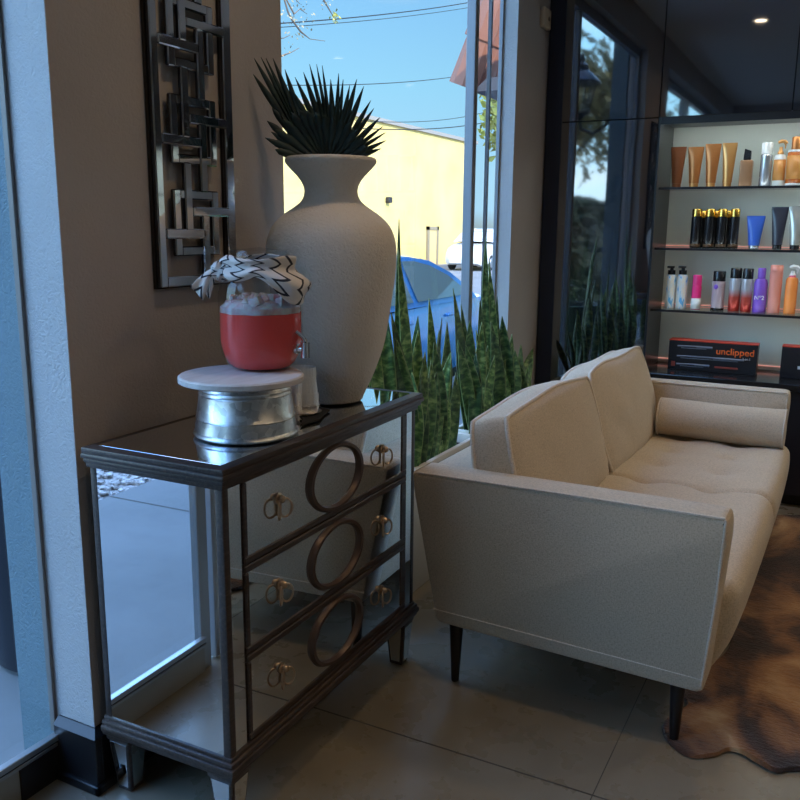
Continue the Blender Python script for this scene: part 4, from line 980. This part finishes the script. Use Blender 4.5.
# cars
def car(name, lab, loc, rz, paint, Lc=4.6, Hc=1.43, Wc=1.78):
    r_ = empty(name, lab, 'car', loc, rz)
    hw = Wc/2; belt = .98*Hc/1.43
    # lower body: stations along x
    st = [(0,.62,.45,.30),(.12,.80,.62,.22),(.5,.87,.78,.20),(1.2,.89,.90,.18),(1.9,.89,.95,.18),(3.0,.89,.97,.18),(3.9,.89,.98,.19),(4.4,.85,.95,.24),(4.58,.74,.80,.34)]
    k = Lc/4.6; b = MB(); vs = []; fs = []; n = 12
    for (x, w, zt, zb_) in st:
        w *= hw/.89; zt *= belt/.97
        ring = [(-w*.92,zb_),(-w,zb_+.12),(-w*1.0,(zt+zb_)/2),(-w*.985,zt-.10),(-w*.95,zt-.02),(-w*.80,zt+.01),(w*.80,zt+.01),(w*.95,zt-.02),(w*.985,zt-.10),(w,(zt+zb_)/2),(w,zb_+.12),(w*.92,zb_)]
        vs += [(x*k, y_, z_) for y_, z_ in ring]
    for i in range(len(st)-1):
        for j in range(n): q = (j+1)%n; fs.append([i*n+j, i*n+q, (i+1)*n+q, (i+1)*n+j])
    fs.append(list(range(n))); fs.append([(len(st)-1)*n+j for j in range(n)][::-1]); b.add(vs, fs)
    obj('body', b, paint, r_, local=True, smooth=40)
    # cabin arc
    arc = [(1.15,0),(1.5,.22),(1.9,.385),(2.35,.445),(2.8,.445),(3.2,.40),(3.6,.27),(3.95,.08),(4.02,0)]
    hs = (Hc-belt)/.445
    def half(z): return (.86-.44*z)*hw/.89
    cb = MB(); vs = []; fs = []; m_ = len(arc)
    for (x, z_) in arc:
        h_ = half(z_)
        vs += [(x*k,-half(0),belt-.02),(x*k,-h_,belt+z_*hs-.02),(x*k,-h_*.75,belt+z_*hs+.015),(x*k,h_*.75,belt+z_*hs+.015),(x*k,h_,belt+z_*hs-.02),(x*k,half(0),belt-.02)]
    for i in range(m_-1):
        for j in range(5): fs.append([i*6+j, i*6+j+1, (i+1)*6+j+1, (i+1)*6+j])
    cb.add(vs, fs); obj('cabin', cb, paint, r_, local=True, smooth=50)
    dk = mat(name+'_glass', (.24,.32,.28), .03, 0, ior=2.6)
    for s in (-1, 1):
        def sp(x, z_): return (x*k, s*(half(z_)+.006), belt+z_*hs)
        def wpoly(pts): return MB().add([sp(*p_) for p_ in pts], [list(range(len(pts)))])
        obj('side_window', wpoly([(1.42,.03),(1.62,.19),(1.95,.325),(2.35,.385),(2.50,.39),(2.54,.03)]), dk, r_, local=True, smooth=0, solid=.004)
        obj('side_window', wpoly([(2.64,.03),(2.60,.39),(2.85,.385),(3.15,.335),(3.48,.23),(3.72,.10),(3.72,.03)]), dk, r_, local=True, smooth=0, solid=.004)
    def cross(a, c_):
        (x0, z0), (x1, z1) = a, c_; h0, h1 = half(z0)*.80, half(z1)*.80
        return MB().add([(x0*k,-h0,belt+z0*hs+.022),(x0*k,h0,belt+z0*hs+.022),(x1*k,h1,belt+z1*hs+.022),(x1*k,-h1,belt+z1*hs+.022)], [[0,1,2,3]])
    obj('windscreen', cross((1.25,.06),(1.85,.365)), dk, r_, local=True, smooth=0, solid=.004)
    obj('rear_window', cross((3.32,.365),(3.88,.115)), dk, r_, local=True, smooth=0, solid=.004)
    for (x, s) in ((.85,-1),(.85,1),(3.65,-1),(3.65,1)):
        wm = MB().lathe([(.001,-.10),(.20,-.10),(.30,-.09),(.32,-.06),(.32,.06),(.30,.09),(.20,.10),(.001,.10)], (x*k, s*(hw-.10), .32), 32, Matrix.Rotation(PI/2, 3, 'X'), cap=False)
        wh = obj('wheel', wm, mat(name+'_tyre', (.02,.02,.02), .8), r_, local=True)
        obj('rim', MB().lathe([(.001,-.115),(.19,-.112),(.20,-.10)] if s > 0 else [(.001,.115),(.19,.112),(.20,.10)], (x*k, s*(hw-.10), .32), 24, Matrix.Rotation(PI/2, 3, 'X'), cap=False), M_ALU, wh, local=True)
    obj('tail_light', MB().box((4.44*k,-hw*.92,.70),(4.56*k,-hw*.55,.82),.02,2), M_RED, r_, local=True); obj('tail_light', MB().box((4.44*k,hw*.55,.70),(4.56*k,hw*.92,.82),.02,2), M_RED, r_, local=True)
    obj('door_handle', MB().box((2.3*k,-hw*1.02,belt-.16),(2.46*k,-hw*.97,belt-.13),.008,2).box((3.2*k,-hw*1.02,belt-.15),(3.36*k,-hw*.97,belt-.12),.008,2), paint, r_, local=True)
M_CARB = mat('blue_car_paint', (.09,.38,.82), .15, .2, coat=1.); M_CARW = mat('white_car_paint', (.75,.70,.68), .25, 0, coat=1.)
car('parked_car', 'blue sedan parked outside the centre window', (4.36,4.33,GZ), 0, M_CARB)
car('distant_car', 'white car parked far off by the yellow building', (31.4,13.62,GZ), .05, M_CARW, 4.5, 1.65, 1.8)
car('far_parked_car', 'dark blue car seen through the narrow side pane', (12.4,4.2,GZ), 0, mat('navy_car_paint', (.02,.05,.22), .2, .2, coat=1.), 4.5, 1.45, 1.76)
# yellow building
yb = empty('yellow_building', 'long yellow stucco building in the sun across the street', 'building', (26,20,GZ))
M_YEL = mat('yellow_stucco', (.78,.58,.27), .9); color(M_YEL, ramp(M_YEL, noise_fac(M_YEL, .6, 5), [(.3,(.72,.51,.17)),(.7,(.80,.60,.23))]))
obj('wall', MB().box((10,17,GZ),(40.3,28,5.45)), M_YEL, yb, smooth=0)
obj('parapet_cap', MB().box((9.9,16.88,5.45),(40.4,28.1,5.60)), mat('cap_grey', (.30,.27,.24), .7), yb, smooth=0)
dq = obj('door', MB().box((35.08,16.93,GZ),(35.92,17.0,1.33)), mat('door_tan', (.62,.46,.22), .7), yb, smooth=0)
obj('door_frame', MB().box((34.93,16.90,GZ),(35.10,17.0,1.45)).box((35.90,16.90,GZ),(36.07,17.0,1.45)).box((34.93,16.90,1.30),(36.07,17.0,1.45)), mat('door_frame_brown', (.30,.24,.16), .8), yb, smooth=0)
q = at(388,200,Y=16.95); obj('wall_light', MB().box((q.x-.14,16.8,q.z-.12),(q.x+.14,17.0,q.z+.12),.04,2), M_BRONZE, yb)
# tiled awning of the next shop
AWX = .22
aw = empty('tiled_awning', 'red tiled awning corner hanging over the pavement beyond the window', 'awning', (8,2.4,2.5))
tl = MB()
tl.hexa([(6.8,2.9,2.50),(11,2.9,2.50),(11,1.81,2.50),(6.8,1.81,2.50)], [(6.8,2.78,2.60),(11,2.78,2.60),(11,1.81,2.60),(6.8,1.81,2.60)])
obj('soffit', tl, mat('soffit_brown', (.16,.10,.08), .8), aw, smooth=0)
rt = MB()
for i in range(16):
    x = 6.66+AWX+i*.27
    for (ya, za, yb_, zb_) in ((3.02,2.56,2.86,2.98),(2.89,2.92,2.72,3.34),(2.75,3.28,2.56,3.72)):
        rt.tube([(x,ya,za),(x,yb_,zb_)], [.13,.11], 10)
obj('tiles', rt, mat('terracotta', (.33,.13,.08), .8), aw)
# wires
M_WIRE = mat('wire', (.015,.015,.02), .6)
def wire(lab, pa, pb, Y0, Y1, r=.012):
    a, b_ = at(*pa, Y=Y0), at(*pb, Y=Y1); pts = []
    d_ = b_-a
    for k in range(25): t = -.9+2.4*k/24; pts.append(a+d_*t+Vector((0,0,-.10*t*(1-t)*4*.4)))
    obj('power_line', MB().tube(pts, r, 6), M_WIRE, label=lab, cat='power line', group='power lines across the street')
wire('topmost power line across the blue sky', (300,22), (466,3), 9, 9.4)
wire('thin power line just under the topmost one', (300,26), (466,8), 9.3, 9.7, .008)
wire('power line crossing the middle of the sky behind the palm leaves', (340,85), (460,76), 9, 9.2, .009)
wire('power line low in the sky above the yellow parapet', (390,122), (463,117), 9, 9.2, .008)
wire('lowest power line, crossing the yellow parapet', (375,129), (463,126), 9, 9.2)
# trees
M_BARK = mat('bark', (.16,.12,.09), .9); M_YLEAF = mat('yellow_leaves', (.42,.36,.06), .7); M_GLEAF = mat('green_leaves', (.36,.31,.13), .7); M_PLEAF = mat('pale_leaves', (.40,.30,.16), .7)
def leafquad(mb, c, s):
    n_ = Vector((random.uniform(-1,1),random.uniform(-1,1),random.uniform(-1,1))).normalized(); a = n_.orthogonal().normalized(); b_ = n_.cross(a)
    mb.add([c-a*s, c+b_*s*.45+n_*s*.1, c+a*s, c-b_*s*.45+n_*s*.1], [[0,1,2,3]])
def tree(lab, base, h, crown, ml, nleaf, ls, seed, droop=0, group=None):
    random.seed(seed); r_ = empty('tree', lab, 'tree', base, 0, group); base = Vector(base); tr = MB(); lf = MB()
    tr.tube([base, base+Vector((.05*h*.3,0,h*.4)), base+Vector((0,.1,h*.7))], [h*.03,h*.022,h*.012], 10)
    cc = base+Vector((0,0,h*.68)); tipsl = []
    for k in range(26):
        a = random.uniform(0,2*PI); el = random.uniform(-.3,1.1); d_ = Vector((math.cos(a)*math.cos(el)*crown[0], math.sin(a)*math.cos(el)*crown[1], math.sin(el)*crown[2]))
        s0 = base+Vector((0,.05,h*random.uniform(.38,.68))); e_ = cc+d_*random.uniform(.7,1); mid = (s0+e_)/2+Vector((0,0,.06*h)); tr.tube([s0,mid,e_], [h*.009,h*.006,h*.002], 6)
        tipsl += [mid+(e_-mid)*t for t in (.2,.5,.8,1)]
    for k in range(nleaf):
        c0 = random.choice(tipsl)+Vector((random.gauss(0,crown[0]*.16),random.gauss(0,crown[1]*.16),random.gauss(0,crown[2]*.14)-droop*random.random()**2))
        leafquad(lf, c0, ls*random.uniform(.7,1.3))
    obj('trunk', tr, M_BARK, r_); obj('crown', lf, ml, r_, smooth=0)
tree('yellow autumn tree seen through the narrow side pane', (16.6,5.5,GZ), 5.4, (1.5,1.2,2.2), M_YLEAF, 9000, .12, 11)
tree('olive tree with hanging foliage, reflected in the glossy black cabinet', (-14.0,7.3,GZ), 7.6, (2.8,2.7,1.7), M_GLEAF, 7000, .15, 12, droop=1.3)
random.seed(41)
hg = MB()
for k in range(11000):
    x, y, z = random.uniform(-19,-2.2), random.uniform(4.9,5.6), GZ+2.3*random.random()**.7
    leafquad(hg, Vector((x,y,z)), random.uniform(.09,.17))
hd = empty('hedge', 'low dark hedge past the pebbles, only seen mirrored in the black cabinet', 'hedge', (-10.6,5.25,GZ))
obj('foliage', hg, mat('hedge_leaves', (.04,.07,.03), .7), hd, smooth=0, kind='stuff')
# street tree: trunk hidden behind the pier, one sparse branch hanging into the window view
random.seed(31)
stt = empty('street_tree', 'nearly bare street tree with a sparse twig hanging in the window corner', 'tree', (6.1,7.2,GZ))
tr = MB().tube([(6.1,7.2,GZ),(6.15,7.15,2.2),(6.3,6.9,4.2)], [.12,.09,.06], 10); lv = MB(); lvy = MB()
hub = Vector((6.3,6.9,4.2))
twigs = [[(284,-30),(283,-5),(288,12),(292,20),(301,32),(310,39),(325,41)],[(284,-30),(300,-25),(318,-10),(326,4),(333,16),(336,22)],[(270,60),(284,55),(292,52),(299,48)],[(270,40),(284,38),(290,35)],[(284,-5),(294,14),(300,9),(307,14)],[(288,-20),(294,-2),(300,4)]]
for tw in twigs:
    pts = [at(*q, Y=4.9) for q in tw]; tr.tube([hub]+pts, [.05]+[.009]*(len(pts)-2)+[.004,.003], 6)
for (x, y, n_, sp) in ((292,20,26,5),(296,3,26,6),(302,31,14,4),(328,4,12,4),(308,16,8,4),(290,38,10,4),(286,55,6,4),(285,5,12,5)):
    for k in range(n_): leafquad(lv, at(x+random.gauss(0,sp), y+random.gauss(0,sp), Y=4.9+random.uniform(-.1,.1)), random.uniform(.010,.022))
for k in range(22): leafquad(lvy, at(335+random.gauss(0,1.8), 18+random.gauss(0,3.2), Y=4.9+random.uniform(-.05,.05)), random.uniform(.016,.028))
obj('trunk', tr, M_BARK, stt); obj('leaves', lv, M_PLEAF, stt, smooth=0); obj('yellow_leaves', lvy, M_YLEAF, stt, smooth=0)

# ------------------------------------------------------------------ light
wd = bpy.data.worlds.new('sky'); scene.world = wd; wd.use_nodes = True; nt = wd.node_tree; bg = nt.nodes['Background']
tc_ = nt.nodes.new('ShaderNodeTexCoord'); sx = nt.nodes.new('ShaderNodeSeparateXYZ'); nt.links.new(tc_.outputs['Generated'], sx.inputs[0])
cr = nt.nodes.new('ShaderNodeValToRGB'); e = cr.color_ramp.elements
stops = [(0,(.42,.55,.62)),(.02,(.52,.86,1.12)),(.15,(.38,.80,1.12)),(.35,(.20,.53,1.08)),(1,(.13,.31,.86))]
while len(e) < len(stops): e.new(.5)
for i, (p_, c_) in enumerate(stops): e[i].position = p_; e[i].color = (*c_, 1)
nt.links.new(sx.outputs['Z'], cr.inputs[0])
mp = nt.nodes.new('ShaderNodeMapping'); mp.inputs['Scale'].default_value = (1.2,1.2,7.5); mp.inputs['Rotation'].default_value = (.10,.30,.4); nt.links.new(tc_.outputs['Generated'], mp.inputs[0])
nz = nt.nodes.new('ShaderNodeTexNoise'); nz.inputs['Scale'].default_value = 1.6; nz.inputs['Detail'].default_value = 7; nz.inputs['Roughness'].default_value = .5; nt.links.new(mp.outputs[0], nz.inputs['Vector'])
c2 = nt.nodes.new('ShaderNodeValToRGB'); c2.color_ramp.elements[0].position = .45; c2.color_ramp.elements[1].position = .78; nt.links.new(nz.outputs['Fac'], c2.inputs[0])
mx = nt.nodes.new('ShaderNodeMix'); mx.data_type = 'RGBA'; mx.inputs[7].default_value = (.80,.88,.94,1); nt.links.new(c2.outputs[0], mx.inputs[0]); nt.links.new(cr.outputs[0], mx.inputs[6])
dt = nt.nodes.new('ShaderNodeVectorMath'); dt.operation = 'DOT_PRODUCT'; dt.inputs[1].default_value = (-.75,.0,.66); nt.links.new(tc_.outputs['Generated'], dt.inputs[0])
mr = nt.nodes.new('ShaderNodeMapRange'); mr.inputs['From Min'].default_value = -.45; mr.inputs['From Max'].default_value = .75; mr.inputs['To Min'].default_value = 1.; mr.inputs['To Max'].default_value = 6.6; nt.links.new(dt.outputs['Value'], mr.inputs[0])  # sky boosted towards -x and overhead, out of view, to light the room
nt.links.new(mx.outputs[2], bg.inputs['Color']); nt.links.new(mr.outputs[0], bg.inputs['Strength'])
sun = bpy.data.lights.new('sun', 'SUN'); sun.energy = 6.0; sun.angle = .0093; sun.color = (1,.93,.80)
so_ = bpy.data.objects.new('sun', sun); COL.objects.link(so_)
sd = Vector((.35,.78,-.62)).normalized(); so_.rotation_euler = sd.to_track_quat('-Z','Y').to_euler()
M_SPOT = mat('lamp_glow', (1,.9,.75), .5, 0, emit=18., ecol=(1,.80,.56))
def spot(x, y, p_=26, r=.05, lab=None):
    o_ = obj('ceiling_light', MB().lathe([(.045,CEIL-.004),(.062,CEIL-.007),(.066,CEIL-.003),(.066,CEIL)], (x,y,0), 28, cap=False), M_WHT, label=lab, cat='ceiling light', group='recessed ceiling spotlights')
    obj('lamp', MB().lathe([(.001,CEIL-.0025),(.044,CEIL-.0025)], (x,y,0), 24, cap=False), M_SPOT, o_)
    l = bpy.data.lights.new('spot', 'AREA'); l.shape = 'DISK'; l.size = .09; l.energy = p_*.21; l.color = (1,.70,.40); l.spread = 2.4
    q_ = bpy.data.objects.new('spot', l); COL.objects.link(q_); q_.location = (x,y,CEIL-.012)
spot(1.79,.805, 14, lab='recessed ceiling spotlight above the near sofa arm')
spot(3.5,.2, 22, lab='recessed ceiling spotlight above the far end of the sofa')
spot(1.9,-1.3, 26, lab='recessed ceiling spotlight in the middle of the room'); spot(3.6,-1.6, 26, lab='recessed ceiling spotlight towards the far wall'); spot(.2,-1.4, 26, lab='recessed ceiling spotlight behind the viewer'); spot(1.0,-3.2, 26, lab='recessed ceiling spotlight deep in the room')

scene.cycles.use_denoising = True
scene.cycles.max_bounces = 10; scene.cycles.transparent_max_bounces = 24; scene.cycles.glossy_bounces = 6; scene.cycles.diffuse_bounces = 4
scene.cycles.sample_clamp_indirect = 6; scene.cycles.caustics_reflective = False; scene.cycles.caustics_refractive = False
vs_ = scene.view_settings; vs_.view_transform = 'Standard'; vs_.look = 'None'; vs_.gamma = 1; vs_.use_curve_mapping = False
vs_.exposure = 0.
